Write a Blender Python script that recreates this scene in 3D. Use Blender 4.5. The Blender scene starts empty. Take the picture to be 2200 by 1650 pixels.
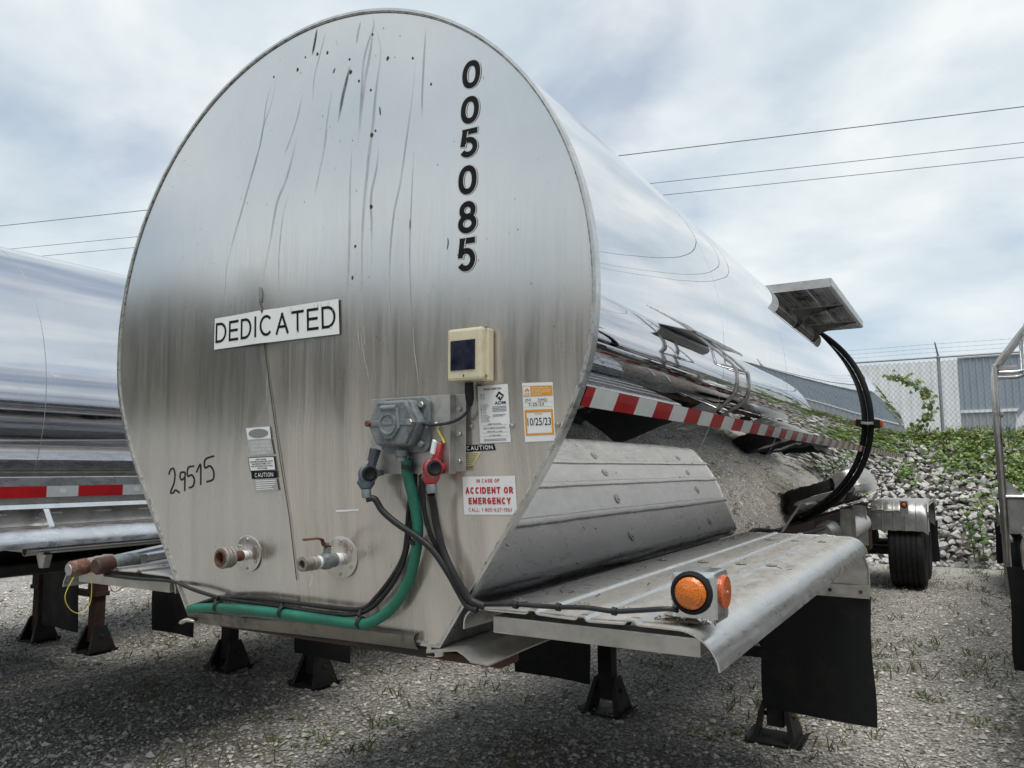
import bpy, bmesh, math, random
import numpy as np
from mathutils import Vector, Matrix, noise as mnoise

sc = bpy.context.scene
R_ = math.radians
# ---------------------------------------------------------------- camera
cam_d = bpy.data.cameras.new('camera')
cam = bpy.data.objects.new('camera', cam_d)
sc.collection.objects.link(cam)
sc.camera = cam
cam_d.sensor_width = 36.0
cam_d.lens = 27.106
cam_d.clip_start = 0.05
cam_d.clip_end = 3000
YAW, PITCH, ROLL = 0.53408, 0.11148, -0.00255
fw = Vector((-math.sin(YAW) * math.cos(PITCH), math.cos(YAW) * math.cos(PITCH), math.sin(PITCH)))
rt = Vector((math.cos(YAW), math.sin(YAW), 0))
up = rt.cross(fw)
rt2 = rt * math.cos(ROLL) + up * math.sin(ROLL)
up2 = -rt * math.sin(ROLL) + up * math.cos(ROLL)
M = Matrix((rt2, up2, -fw)).transposed().to_4x4()
M.translation = Vector((1.7916, -1.7554, 1.6239))
cam.matrix_world = M

# ---------------------------------------------------------------- world
SUN_EL, SUN_AZ = 71.0, 135.0      # azimuth from +Y towards +X
wd = bpy.data.worlds.new('World')
sc.world = wd
wd.use_nodes = True
nt = wd.node_tree
for n in list(nt.nodes):
    nt.nodes.remove(n)


def N(t, kind, **kw):
    n = t.nodes.new(kind)
    for k, v in kw.items():
        if k.startswith('i_'):
            key = k[2:]
            key = int(key) if key.isdigit() else key.replace('_', ' ')
            n.inputs[key].default_value = v
        else:
            setattr(n, k, v)
    return n


def L(t, a, b):
    t.links.new(a, b)


def ramp(t, src, stops, interp='LINEAR'):
    r = t.nodes.new('ShaderNodeValToRGB')
    r.color_ramp.interpolation = interp
    el = r.color_ramp.elements
    while len(el) < len(stops):
        el.new(0.5)
    for e, (p, c) in zip(el, stops):
        e.position = p
        e.color = (c, c, c, 1) if isinstance(c, (int, float)) else (*c, 1)
    if src is not None:
        L(t, src, r.inputs[0])
    return r.outputs[0]


def math_(t, op, a, b=None, clamp=False):
    m = t.nodes.new('ShaderNodeMath')
    m.operation = op
    m.use_clamp = clamp
    for i, v in enumerate((a, b)):
        if v is None:
            continue
        if isinstance(v, (int, float)):
            m.inputs[i].default_value = v
        else:
            L(t, v, m.inputs[i])
    return m.outputs[0]


def mixc(t, fac, a, b, blend='MIX'):
    m = t.nodes.new('ShaderNodeMix')
    m.data_type = 'RGBA'
    m.blend_type = blend
    m.clamp_factor = True
    for sock, v in ((m.inputs[0], fac), (m.inputs[6], a), (m.inputs[7], b)):
        if isinstance(v, (int, float)):
            sock.default_value = v
        elif isinstance(v, tuple):
            sock.default_value = (*v, 1) if len(v) == 3 else v
        else:
            L(t, v, sock)
    return m.outputs[2]


out = N(nt, 'ShaderNodeOutputWorld')
bg = N(nt, 'ShaderNodeBackground')
bg.inputs[1].default_value = 0.1
L(nt, bg.outputs[0], out.inputs[0])
sky = N(nt, 'ShaderNodeTexSky', sky_type='NISHITA', sun_disc=False)
sky.sun_elevation = R_(SUN_EL)
sky.sun_rotation = R_(SUN_AZ)
sky.air_density = 1.0
sky.dust_density = 1.2
tc = N(nt, 'ShaderNodeTexCoord')
sep = N(nt, 'ShaderNodeSeparateXYZ')
L(nt, tc.outputs['Generated'], sep.inputs[0])
zz = math_(nt, 'ADD', math_(nt, 'MAXIMUM', sep.outputs[2], 0.0), 0.36)
comb = N(nt, 'ShaderNodeCombineXYZ')
L(nt, math_(nt, 'DIVIDE', sep.outputs[0], zz), comb.inputs[0])
L(nt, math_(nt, 'DIVIDE', sep.outputs[1], zz), comb.inputs[1])
cn1 = N(nt, 'ShaderNodeTexNoise', i_Scale=1.7, i_Detail=7.0, i_Roughness=0.50, i_Distortion=0.15)
mp = N(nt, 'ShaderNodeMapping')
mp.inputs['Location'].default_value = (3.7, 1.9, 0)
mp.inputs['Rotation'].default_value = (0, 0, R_(25))
mp.inputs['Scale'].default_value = (0.95, 1.1, 1)
L(nt, comb.outputs[0], mp.inputs[0])
L(nt, mp.outputs[0], cn1.inputs['Vector'])
cn2 = N(nt, 'ShaderNodeTexNoise', i_Scale=2.9, i_Detail=7.0, i_Roughness=0.52, i_Distortion=0.2)
L(nt, mp.outputs[0], cn2.inputs['Vector'])
cover = ramp(nt, cn1.outputs[0], [(0.36, 0.48), (0.46, 0.86), (0.56, 1.0)])
cshade = ramp(nt, cn2.outputs[0], [(0.30, (4.2, 4.9, 5.45)), (0.46, (5.2, 5.8, 6.2)), (0.62, (6.6, 6.9, 7.0))])
hz = ramp(nt, sep.outputs[2], [(0.0, 1.0), (0.30, 0.0)])
cov2 = math_(nt, 'MAXIMUM', cover, math_(nt, 'MULTIPLY', hz, 0.85))
cl2 = mixc(nt, math_(nt, 'MULTIPLY', hz, 0.75), cshade, (6.0, 6.55, 6.85))
L(nt, mixc(nt, cov2, sky.outputs[0], cl2), bg.inputs[0])

# ---------------------------------------------------------------- sun (soft, thin overcast)
sd = bpy.data.lights.new('sun', 'SUN')
sd.energy = 2.2
sd.angle = R_(35)
sd.color = (1.0, 0.96, 0.90)
so = bpy.data.objects.new('sun', sd)
sc.collection.objects.link(so)
sdir = Vector((math.sin(R_(SUN_AZ)) * math.cos(R_(SUN_EL)), math.cos(R_(SUN_AZ)) * math.cos(R_(SUN_EL)), math.sin(R_(SUN_EL))))
so.rotation_euler = sdir.to_track_quat('Z', 'Y').to_euler()
so.location = (0, 0, 30)

# ---------------------------------------------------------------- exposure / renderer
vs = sc.view_settings
sc.display_settings.display_device = 'sRGB'
vs.view_transform = 'Standard'
vs.look = 'None'
vs.exposure = 0.46
vs.gamma = 1.0
vs.use_curve_mapping = False
sc.render.engine = 'CYCLES'
sc.cycles.use_denoising = True
sc.cycles.max_bounces = 6
sc.cycles.glossy_bounces = 4
sc.cycles.diffuse_bounces = 2
sc.cycles.transmission_bounces = 4
sc.cycles.caustics_reflective = False
sc.cycles.caustics_refractive = False

rnd = random.Random(7)
col = sc.collection


# ================================================================ helpers
class MB:
    """collects faces; build() links them as one mesh object"""

    def __init__(self):
        self.v = []
        self.f = []

    def add(self, verts, faces):
        o = len(self.v)
        self.v += [tuple(x) for x in verts]
        self.f += [tuple(i + o for i in q) for q in faces]
        return self

    def box(self, x0, x1, y0, y1, z0, z1):
        return self.add([(x0, y0, z0), (x1, y0, z0), (x1, y1, z0), (x0, y1, z0), (x0, y0, z1), (x1, y0, z1), (x1, y1, z1), (x0, y1, z1)],
                        [(0, 3, 2, 1), (4, 5, 6, 7), (0, 1, 5, 4), (1, 2, 6, 5), (2, 3, 7, 6), (3, 0, 4, 7)])

    def bar(self, a, b, w, h, upv=(0, 0, 1)):
        a, b = Vector(a), Vector(b)
        d = (b - a).normalized()
        u = Vector(upv)
        s = d.cross(u).normalized() * (w / 2)
        t = s.cross(d).normalized() * (h / 2)
        vs_ = []
        for p in (a, b):
            vs_ += [p - s - t, p + s - t, p + s + t, p - s + t]
        return self.add(vs_, [(3, 2, 1, 0), (4, 5, 6, 7), (0, 1, 5, 4), (1, 2, 6, 5), (2, 3, 7, 6), (3, 0, 4, 7)])

    def tube(self, path, r, seg=8, caps=True, closed=False, flat=1.0):
        P = [Vector(p) for p in path]
        n = len(P)
        rr = r if isinstance(r, (list, tuple)) else [r] * n
        vs_, fs = [], []
        prev = None
        for i, p in enumerate(P):
            if closed:
                d = (P[(i + 1) % n] - P[i - 1]).normalized()
            else:
                d = (P[min(i + 1, n - 1)] - P[max(i - 1, 0)]).normalized()
            if prev is None:
                a = Vector((0, 0, 1)) if abs(d.z) < 0.9 else Vector((1, 0, 0))
                s = d.cross(a).normalized()
            else:
                s = (prev - d * prev.dot(d)).normalized()
            prev = s
            t = d.cross(s)
            for k in range(seg):
                an = 2 * math.pi * k / seg
                vs_.append(p + s * (math.cos(an) * rr[i]) + t * (math.sin(an) * rr[i] * flat))
        m = n if closed else n - 1
        for i in range(m):
            j = (i + 1) % n
            for k in range(seg):
                k2 = (k + 1) % seg
                fs.append((i * seg + k, i * seg + k2, j * seg + k2, j * seg + k))
        if caps and not closed:
            fs.append(tuple(range(seg - 1, -1, -1)))
            fs.append(tuple((n - 1) * seg + k for k in range(seg)))
        return self.add(vs_, fs)

    def cyl(self, a, b, r0, r1=None, seg=20):
        return self.tube([a, b], [r0, r0 if r1 is None else r1], seg)

    def lathe(self, prof, origin, axis, seg=28, close=True):
        """prof: [(radius, distance along axis)]"""
        o, ax = Vector(origin), Vector(axis).normalized()
        a = Vector((0, 0, 1)) if abs(ax.z) < 0.9 else Vector((1, 0, 0))
        s = ax.cross(a).normalized()
        t = ax.cross(s)
        vs_, fs = [], []
        for (r, h) in prof:
            for k in range(seg):
                an = 2 * math.pi * k / seg
                vs_.append(o + ax * h + (s * math.cos(an) + t * math.sin(an)) * r)
        for i in range(len(prof) - 1):
            for k in range(seg):
                k2 = (k + 1) % seg
                fs.append((i * seg + k, i * seg + k2, (i + 1) * seg + k2, (i + 1) * seg + k))
        if close:
            fs.append(tuple(range(seg - 1, -1, -1)))
            fs.append(tuple((len(prof) - 1) * seg + k for k in range(seg)))
        return self.add(vs_, fs)

    def prism(self, poly, a, b):
        """poly: list of 3D points; a -> b: extrusion offsets"""
        n = len(poly)
        A, B_ = Vector(a), Vector(b)
        vs_ = [Vector(p) + A for p in poly] + [Vector(p) + B_ for p in poly]
        fs = [tuple(range(n - 1, -1, -1)), tuple(range(n, 2 * n))]
        for i in range(n):
            j = (i + 1) % n
            fs.append((i, j, n + j, n + i))
        return self.add(vs_, fs)

    def sheet(self, prof, ax0, ax1, axis='y', th=0.003, n=1, wob=None):
        """profile of (a, z) points swept along an axis, with thickness th downwards along the profile's normal"""
        P = [Vector((p[0], p[1])) for p in prof]
        m = len(P)
        nor = []
        for i in range(m):
            d = (P[min(i + 1, m - 1)] - P[max(i - 1, 0)]).normalized()
            nor.append(Vector((d.y, -d.x)))
        vs_, fs = [], []
        for s in range(n + 1):
            c = ax0 + (ax1 - ax0) * s / n
            for lay in (0, 1):
                for i in range(m):
                    q = P[i] + nor[i] * (th * lay)
                    w = wob(c, q.x) if wob else 0.0
                    vs_.append((q.x, c, q.y + w) if axis == 'y' else (c, q.x, q.y + w))
        S = 2 * m
        for s in range(n):
            o, o2 = s * S, (s + 1) * S
            for i in range(m - 1):
                fs.append((o + i, o + i + 1, o2 + i + 1, o2 + i))
                fs.append((o + m + i + 1, o + m + i, o2 + m + i, o2 + m + i + 1))
            fs.append((o, o2, o2 + m, o + m))
            fs.append((o + m - 1, o + 2 * m - 1, o2 + 2 * m - 1, o2 + m - 1))
        for o in (0, n * S):
            for i in range(m - 1):
                q = (o + i, o + m + i, o + m + i + 1, o + i + 1)
                fs.append(q if o == 0 else q[::-1])
        return self.add(vs_, fs)

    def build(self, name, mat, parent=None, smooth=False, fix=True, bevel=0.0, loc=None):
        me = bpy.data.meshes.new(name)
        me.from_pydata([tuple(v) for v in self.v], [], self.f)
        if fix or bevel:
            bm = bmesh.new()
            bm.from_mesh(me)
            if fix:
                bmesh.ops.recalc_face_normals(bm, faces=bm.faces)
            if bevel:
                ed = [e for e in bm.edges if len(e.link_faces) == 2 and e.calc_face_angle(0) > 0.6]
                bmesh.ops.bevel(bm, geom=ed, offset=bevel, segments=2, affect='EDGES', profile=0.6)
            bm.to_mesh(me)
            bm.free()
        me.materials.append(mat)
        if smooth:
            ang = smooth if isinstance(smooth, float) else 0.75
            for p in me.polygons:
                p.use_smooth = True
            me.set_sharp_from_angle(angle=ang)
        return link(name, me, parent, loc)


def link(name, me, parent=None, loc=None):
    o = bpy.data.objects.new(name, me)
    col.objects.link(o)
    o.parent = parent
    if loc is not None:
        o.location = loc
    return o


def tag(o, label=None, cat=None, group=None, kind=None):
    if label:
        o['label'] = label
    if cat:
        o['category'] = cat
    if group:
        o['group'] = group
    if kind:
        o['kind'] = kind
    return o


def thing(name, label, cat, loc=(0, 0, 0), group=None):
    o = bpy.data.objects.new(name, None)
    o.empty_display_size = 0.2
    col.objects.link(o)
    o.location = loc
    return tag(o, label, cat, group)


def smooth_path(pts, n=6):
    P = [Vector(p) for p in pts]
    out_ = []
    for i in range(len(P) - 1):
        p0, p1, p2, p3 = P[max(i - 1, 0)], P[i], P[i + 1], P[min(i + 2, len(P) - 1)]
        for k in range(n):
            t = k / n
            out_.append(0.5 * ((2 * p1) + (p2 - p0) * t + (2 * p0 - 5 * p1 + 4 * p2 - p3) * t * t + (3 * p1 - p0 - 3 * p2 + p3) * t ** 3))
    out_.append(P[-1])
    return out_


# ================================================================ materials
def new_mat(name):
    m = bpy.data.materials.new(name)
    m.use_nodes = True
    t = m.node_tree
    b = t.nodes['Principled BSDF']
    return m, t, b


def noise_tex(t, scale, detail=4.0, rough=0.55, vec=None, sc3=None, dist=0.0):
    n = N(t, 'ShaderNodeTexNoise', i_Scale=scale, i_Detail=detail, i_Roughness=rough, i_Distortion=dist)
    if vec is None:
        vec = N(t, 'ShaderNodeTexCoord').outputs['Object']
    if sc3:
        mp_ = N(t, 'ShaderNodeMapping')
        mp_.inputs['Scale'].default_value = sc3
        L(t, vec, mp_.inputs[0])
        vec = mp_.outputs[0]
    L(t, vec, n.inputs['Vector'])
    return n.outputs[0]


def bump(t, b, h, strength=0.3, dist=0.01, prev=None):
    bp = N(t, 'ShaderNodeBump', i_Strength=strength, i_Distance=dist)
    L(t, h, bp.inputs['Height'])
    if prev is not None:
        L(t, prev, bp.inputs['Normal'])
    if b is not None:
        L(t, bp.outputs[0], b.inputs['Normal'])
    return bp.outputs[0]


def simple(name, c, rough=0.5, metal=0.0, var=0.25, scale=12.0, c2=None, bmp=0.0, spec=None, coat=0.0):
    """base colour broken up by two noises, uneven gloss"""
    m, t, b = new_mat(name)
    n1 = noise_tex(t, scale, 6.0, 0.6)
    n2 = noise_tex(t, scale * 4.3, 3.0, 0.6)
    nn = math_(t, 'ADD', math_(t, 'MULTIPLY', n1, 0.65), math_(t, 'MULTIPLY', n2, 0.35))
    d = c2 if c2 else tuple(x * (1 - var) for x in c)
    e = tuple(min(1, x * (1 + var * 0.6)) for x in c)
    L(t, ramp(t, nn, [(0.35, d), (0.5, c), (0.68, e)]), b.inputs['Base Color'])
    L(t, ramp(t, n1, [(0.3, max(0, rough - 0.1)), (0.7, min(1, rough + 0.12))]), b.inputs['Roughness'])
    b.inputs['Metallic'].default_value = metal
    if spec is not None:
        b.inputs['Specular IOR Level'].default_value = spec
    if coat:
        b.inputs['Coat Weight'].default_value = coat
    if bmp:
        bump(t, b, n2, bmp, 0.004)
    return m


def mat_mirror(name, base=(0.80, 0.80, 0.815), rough=0.016, wave=0.0020, dirt=0.13):
    m, t, b = new_mat(name)
    oc = N(t, 'ShaderNodeTexCoord').outputs['Object']
    sp = N(t, 'ShaderNodeSeparateXYZ')
    L(t, oc, sp.inputs[0])
    n1 = noise_tex(t, 1.7, 2.0, 0.4, oc, (1, 0.55, 1))
    n2 = noise_tex(t, 9.0, 1.0, 0.4, oc, (1, 0.6, 1))
    fine = noise_tex(t, 60.0, 3.0, 0.6, oc, (1, 1, 0.08))
    lowz = ramp(t, math_(t, 'MULTIPLY', sp.outputs[2], 0.25), [(0.29, 1.0), (0.42, 0.35)])
    h = math_(t, 'MULTIPLY', math_(t, 'ADD', n1, math_(t, 'MULTIPLY', n2, 0.10)), math_(t, 'MULTIPLY', lowz, 2.2))
    bump(t, b, h, 1.0, wave)
    b.inputs['Metallic'].default_value = 1.0
    grime = noise_tex(t, 2.2, 7.0, 0.65, oc)
    L(t, ramp(t, grime, [(0.3, tuple(x * 0.93 for x in base)), (0.6, base)]), b.inputs['Base Color'])
    L(t, ramp(t, fine, [(0.35, rough * 0.6), (0.6, rough), (0.8, rough * 2.6)]), b.inputs['Roughness'])
    # dried water spots and road film, thicker low down
    v = N(t, 'ShaderNodeTexVoronoi', i_Scale=26.0)
    L(t, oc, v.inputs['Vector'])
    spot = ramp(t, v.outputs['Distance'], [(0.045, 1.0), (0.075, 0.0)])
    keep = ramp(t, noise_tex(t, 3.0, 3.0, 0.6, oc), [(0.5, 0.0), (0.56, 1.0)])
    spots = math_(t, 'MULTIPLY', math_(t, 'MULTIPLY', spot, keep), 0.45)
    low = ramp(t, math_(t, 'MULTIPLY', sp.outputs[2], 0.25), [(0.29, 1.0), (0.36, 0.35), (0.44, 0.0)])
    film = math_(t, 'MULTIPLY', math_(t, 'MULTIPLY', low, ramp(t, grime, [(0.35, 0.25), (0.62, 1.0)])), dirt)
    df = N(t, 'ShaderNodeBsdfDiffuse')
    df.inputs[0].default_value = (0.33, 0.31, 0.27, 1)
    mx = N(t, 'ShaderNodeMixShader')
    L(t, math_(t, 'MAXIMUM', film, spots), mx.inputs[0])
    L(t, b.outputs[0], mx.inputs[1])
    L(t, df.outputs[0], mx.inputs[2])
    L(t, mx.outputs[0], t.nodes['Material Output'].inputs[0])
    return m


def mat_head():
    m, t, b = new_mat('brushed_head')
    oc = N(t, 'ShaderNodeTexCoord').outputs['Object']
    sp = N(t, 'ShaderNodeSeparateXYZ')
    L(t, oc, sp.inputs[0])
    zz_ = sp.outputs[2]
    b.inputs['Metallic'].default_value = 1.0
    brush = noise_tex(t, 140.0, 2.0, 0.6, oc, (1, 1, 0.03))
    blotch = noise_tex(t, 2.0, 5.0, 0.6, oc)
    L(t, ramp(t, blotch, [(0.3, (0.63, 0.645, 0.645)), (0.7, (0.71, 0.72, 0.715))]), b.inputs['Base Color'])
    rg = math_(t, 'ADD', ramp(t, brush, [(0.3, 0.16), (0.7, 0.22)]), math_(t, 'MULTIPLY', blotch, 0.05))
    L(t, rg, b.inputs['Roughness'])
    bw = bump(t, None, noise_tex(t, 1.5, 1.5, 0.4, oc, (1, 1, 1.2)), 1.0, 0.0030)
    bump(t, b, brush, 0.03, 0.0006, bw)
    # road dirt: long runs of dried dirty water, denser towards the bottom
    wob = noise_tex(t, 1.4, 2.0, 0.5, oc)
    cx = N(t, 'ShaderNodeCombineXYZ')
    L(t, math_(t, 'ADD', sp.outputs[0], math_(t, 'MULTIPLY', wob, 0.10)), cx.inputs[0])
    L(t, zz_, cx.inputs[2])
    s1 = noise_tex(t, 11.0, 5.0, 0.62, cx.outputs[0], (1, 1, 0.07))
    s2 = noise_tex(t, 30.0, 3.0, 0.6, cx.outputs[0], (1, 1, 0.03))
    streak = math_(t, 'ADD', math_(t, 'MULTIPLY', s1, 0.65), math_(t, 'MULTIPLY', s2, 0.35))
    hgt = ramp(t, math_(t, 'MULTIPLY', zz_, 0.25), [(0.29, 1.0), (0.40, 0.86), (0.46, 0.56), (0.53, 0.32), (0.60, 0.14), (0.80, 0.08)])
    # the panel left of the seam is cleaner: seam runs from (-0.174, 2.04) to (-0.007, 1.285)
    sd_ = math_(t, 'SUBTRACT', sp.outputs[0], math_(t, 'ADD', 0.277, math_(t, 'MULTIPLY', zz_, -0.221)))
    side = ramp(t, math_(t, 'ADD', math_(t, 'MULTIPLY', sd_, 4.0), 0.5), [(0.49, 0.45), (0.51, 1.0)])
    film = math_(t, 'MULTIPLY', math_(t, 'MULTIPLY', hgt, side), ramp(t, streak, [(0.36, 0.36), (0.5, 0.68), (0.62, 1.0)]))
    df = N(t, 'ShaderNodeBsdfDiffuse')
    L(t, ramp(t, streak, [(0.40, (0.35, 0.285, 0.23)), (0.46, (0.49, 0.425, 0.36)), (0.55, (0.57, 0.51, 0.45))]), df.inputs[0])
    mx = N(t, 'ShaderNodeMixShader')
    L(t, math_(t, 'MULTIPLY', film, 0.85, True), mx.inputs[0])
    L(t, b.outputs[0], mx.inputs[1])
    L(t, df.outputs[0], mx.inputs[2])
    L(t, mx.outputs[0], t.nodes['Material Output'].inputs[0])
    return m


def mat_fender(name='fender_aluminium', lo=(0.60, 0.595, 0.58), hi=(0.70, 0.70, 0.69), rough=0.30, dirt=0.72):
    m, t, b = new_mat(name)
    oc = N(t, 'ShaderNodeTexCoord').outputs['Object']
    b.inputs['Metallic'].default_value = 1.0
    n = noise_tex(t, 11.0, 7.0, 0.65, oc)
    sw = noise_tex(t, 14.0, 3.0, 0.6, oc, (1, 0.35, 1), 2.5)
    L(t, ramp(t, n, [(0.3, lo), (0.62, hi)]), b.inputs['Base Color'])
    L(t, ramp(t, sw, [(0.3, rough - 0.08), (0.7, rough + 0.14)]), b.inputs['Roughness'])
    bump(t, b, noise_tex(t, 3.0, 2.0, 0.5, oc), 0.8, 0.00012)
    sp = N(t, 'ShaderNodeSeparateXYZ')
    geo = N(t, 'ShaderNodeNewGeometry')
    L(t, geo.outputs['Normal'], sp.inputs[0])
    upf = ramp(t, sp.outputs[2], [(0.80, 0.06), (0.99, 1.0)])
    dn = noise_tex(t, 12.0, 9.0, 0.72, oc, (1.5, 0.5, 1))
    f = math_(t, 'MULTIPLY', math_(t, 'MULTIPLY', upf, ramp(t, dn, [(0.34, 0.65), (0.62, 1.0)])), dirt)
    df = N(t, 'ShaderNodeBsdfDiffuse')
    L(t, ramp(t, dn, [(0.30, (0.34, 0.325, 0.295)), (0.62, (0.45, 0.435, 0.405))]), df.inputs[0])
    mx = N(t, 'ShaderNodeMixShader')
    L(t, f, mx.inputs[0])
    L(t, b.outputs[0], mx.inputs[1])
    L(t, df.outputs[0], mx.inputs[2])
    L(t, mx.outputs[0], t.nodes['Material Output'].inputs[0])
    return m


def mat_gravel():
    m, t, b = new_mat('gravel')
    oc = N(t, 'ShaderNodeTexCoord').outputs['Object']
    wv = N(t, 'ShaderNodeTexNoise', i_Scale=30.0, i_Detail=2.0)
    L(t, oc, wv.inputs['Vector'])
    ad = N(t, 'ShaderNodeVectorMath', operation='MULTIPLY_ADD')
    L(t, wv.outputs['Color'], ad.inputs[0])
    ad.inputs[1].default_value = (0.02, 0.02, 0.0)
    L(t, oc, ad.inputs[2])
    v1 = N(t, 'ShaderNodeTexVoronoi', i_Scale=52.0)
    v2 = N(t, 'ShaderNodeTexVoronoi', i_Scale=118.0)
    for v in (v1, v2):
        L(t, ad.outputs[0], v.inputs['Vector'])
    c1 = N(t, 'ShaderNodeSeparateColor')
    L(t, v1.outputs['Color'], c1.inputs[0])
    c2 = N(t, 'ShaderNodeSeparateColor')
    L(t, v2.outputs['Color'], c2.inputs[0])
    st = [(0.0, (0.17, 0.155, 0.13)), (0.2, (0.36, 0.335, 0.295)), (0.5, (0.52, 0.495, 0.45)), (0.8, (0.65, 0.63, 0.585)), (1.0, (0.82, 0.80, 0.765))]
    colr = mixc(t, 0.35, ramp(t, c1.outputs[0], st), ramp(t, c2.outputs[0], st))
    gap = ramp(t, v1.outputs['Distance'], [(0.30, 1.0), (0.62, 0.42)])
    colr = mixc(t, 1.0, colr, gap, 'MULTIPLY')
    big = noise_tex(t, 0.55, 6.0, 0.62, oc)
    soil = ramp(t, big, [(0.50, 0.0), (0.66, 0.6)])
    soil = math_(t, 'MULTIPLY', soil, ramp(t, c2.outputs[1], [(0.3, 0.35), (0.7, 1.0)]))
    colr = mixc(t, soil, colr, (0.15, 0.125, 0.09))
    colr = mixc(t, 1.0, colr, ramp(t, noise_tex(t, 0.9, 5.0, 0.6, oc, (1.6, 0.5, 1)), [(0.32, 0.66), (0.5, 0.95), (0.66, 1.1)]), 'MULTIPLY')
    grn = ramp(t, noise_tex(t, 1.1, 6.0, 0.7, oc), [(0.56, 0.0), (0.72, 0.5)])
    colr = mixc(t, grn, colr, (0.13, 0.14, 0.065))
    L(t, colr, b.inputs['Base Color'])
    b.inputs['Roughness'].default_value = 0.9
    h = math_(t, 'ADD', math_(t, 'MULTIPLY', v1.outputs['Distance'], -1.0), math_(t, 'MULTIPLY', v2.outputs['Distance'], -0.4))
    bump(t, b, h, 0.9, 0.012)
    return m


def mat_attr(name, attr, rough=0.85, bmp=0.0, trans=0.0):
    m, t, b = new_mat(name)
    a = N(t, 'ShaderNodeAttribute', attribute_name=attr)
    n = noise_tex(t, 18.0, 6.0, 0.65)
    c = mixc(t, 1.0, a.outputs['Color'], ramp(t, n, [(0.3, 0.72), (0.65, 1.15)]), 'MULTIPLY')
    L(t, c, b.inputs['Base Color'])
    b.inputs['Roughness'].default_value = rough
    if bmp:
        bump(t, b, n, bmp, 0.02)
    if trans:
        tr = N(t, 'ShaderNodeBsdfTranslucent')
        L(t, c, tr.inputs[0])
        mx = N(t, 'ShaderNodeMixShader')
        mx.inputs[0].default_value = trans
        L(t, b.outputs[0], mx.inputs[1])
        L(t, tr.outputs[0], mx.inputs[2])
        L(t, mx.outputs[0], t.nodes['Material Output'].inputs[0])
    return m


def mat_stone():
    m, t, b = new_mat('limestone')
    oi = N(t, 'ShaderNodeObjectInfo')
    n = noise_tex(t, 9.0, 8.0, 0.7)
    c = ramp(t, n, [(0.3, (0.30, 0.285, 0.275)), (0.5, (0.47, 0.455, 0.44)), (0.7, (0.62, 0.605, 0.59))])
    c = mixc(t, 1.0, c, ramp(t, oi.outputs['Random'], [(0.0, 0.66), (1.0, 1.12)]), 'MULTIPLY')
    L(t, c, b.inputs['Base Color'])
    b.inputs['Roughness'].default_value = 0.9
    bump(t, b, noise_tex(t, 26.0, 6.0, 0.7), 0.6, 0.02)
    return m


def mat_lens(name, c, e=0.0):
    m, t, b = new_mat(name)
    v = N(t, 'ShaderNodeTexVoronoi', i_Scale=260.0)
    L(t, N(t, 'ShaderNodeTexCoord').outputs['Object'], v.inputs['Vector'])
    L(t, ramp(t, v.outputs['Distance'], [(0.1, c), (0.6, tuple(x * 0.62 for x in c))]), b.inputs['Base Color'])
    bump(t, b, v.outputs['Distance'], 0.5, 0.002)
    b.inputs['Roughness'].default_value = 0.16
    b.inputs['Coat Weight'].default_value = 0.6
    b.inputs['Subsurface Weight'].default_value = 0.25
    b.inputs['Subsurface Radius'].default_value = (0.02, 0.01, 0.004)
    return m


def mat_vinyl(name, c, rough=0.42, wear=0.12):
    m, t, b = new_mat(name)
    n = noise_tex(t, 60.0, 6.0, 0.7)
    n2 = noise_tex(t, 9.0, 6.0, 0.65)
    d = tuple(x * (1 - wear) for x in c)
    c1 = ramp(t, n2, [(0.35, d), (0.6, c)])
    L(t, mixc(t, ramp(t, n, [(0.66, 0.0), (0.76, wear * 2)]), c1, (0.38, 0.36, 0.33)), b.inputs['Base Color'])
    b.inputs['Roughness'].default_value = rough
    if max(c) < 0.1:
        b.inputs['Specular IOR Level'].default_value = 0.12
    return m


def mat_clad(name, c):
    return simple(name, c, 0.5, 0.0, 0.10, 0.4)


def mat_stain(name, c, a):
    m, t, b = new_mat(name)
    n = noise_tex(t, 30.0, 5.0, 0.7, None, (1, 1, 0.25))
    b.inputs['Base Color'].default_value = (*c, 1)
    b.inputs['Roughness'].default_value = 0.7
    tr = N(t, 'ShaderNodeBsdfTransparent')
    mx = N(t, 'ShaderNodeMixShader')
    fa = N(t, 'ShaderNodeAttribute', attribute_name='fade')
    L(t, math_(t, 'MULTIPLY', ramp(t, n, [(0.30, 0.25 * a), (0.55, a)]), fa.outputs['Fac']), mx.inputs[0])
    L(t, tr.outputs[0], mx.inputs[1])
    L(t, b.outputs[0], mx.inputs[2])
    L(t, mx.outputs[0], t.nodes['Material Output'].inputs[0])
    return m


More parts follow.
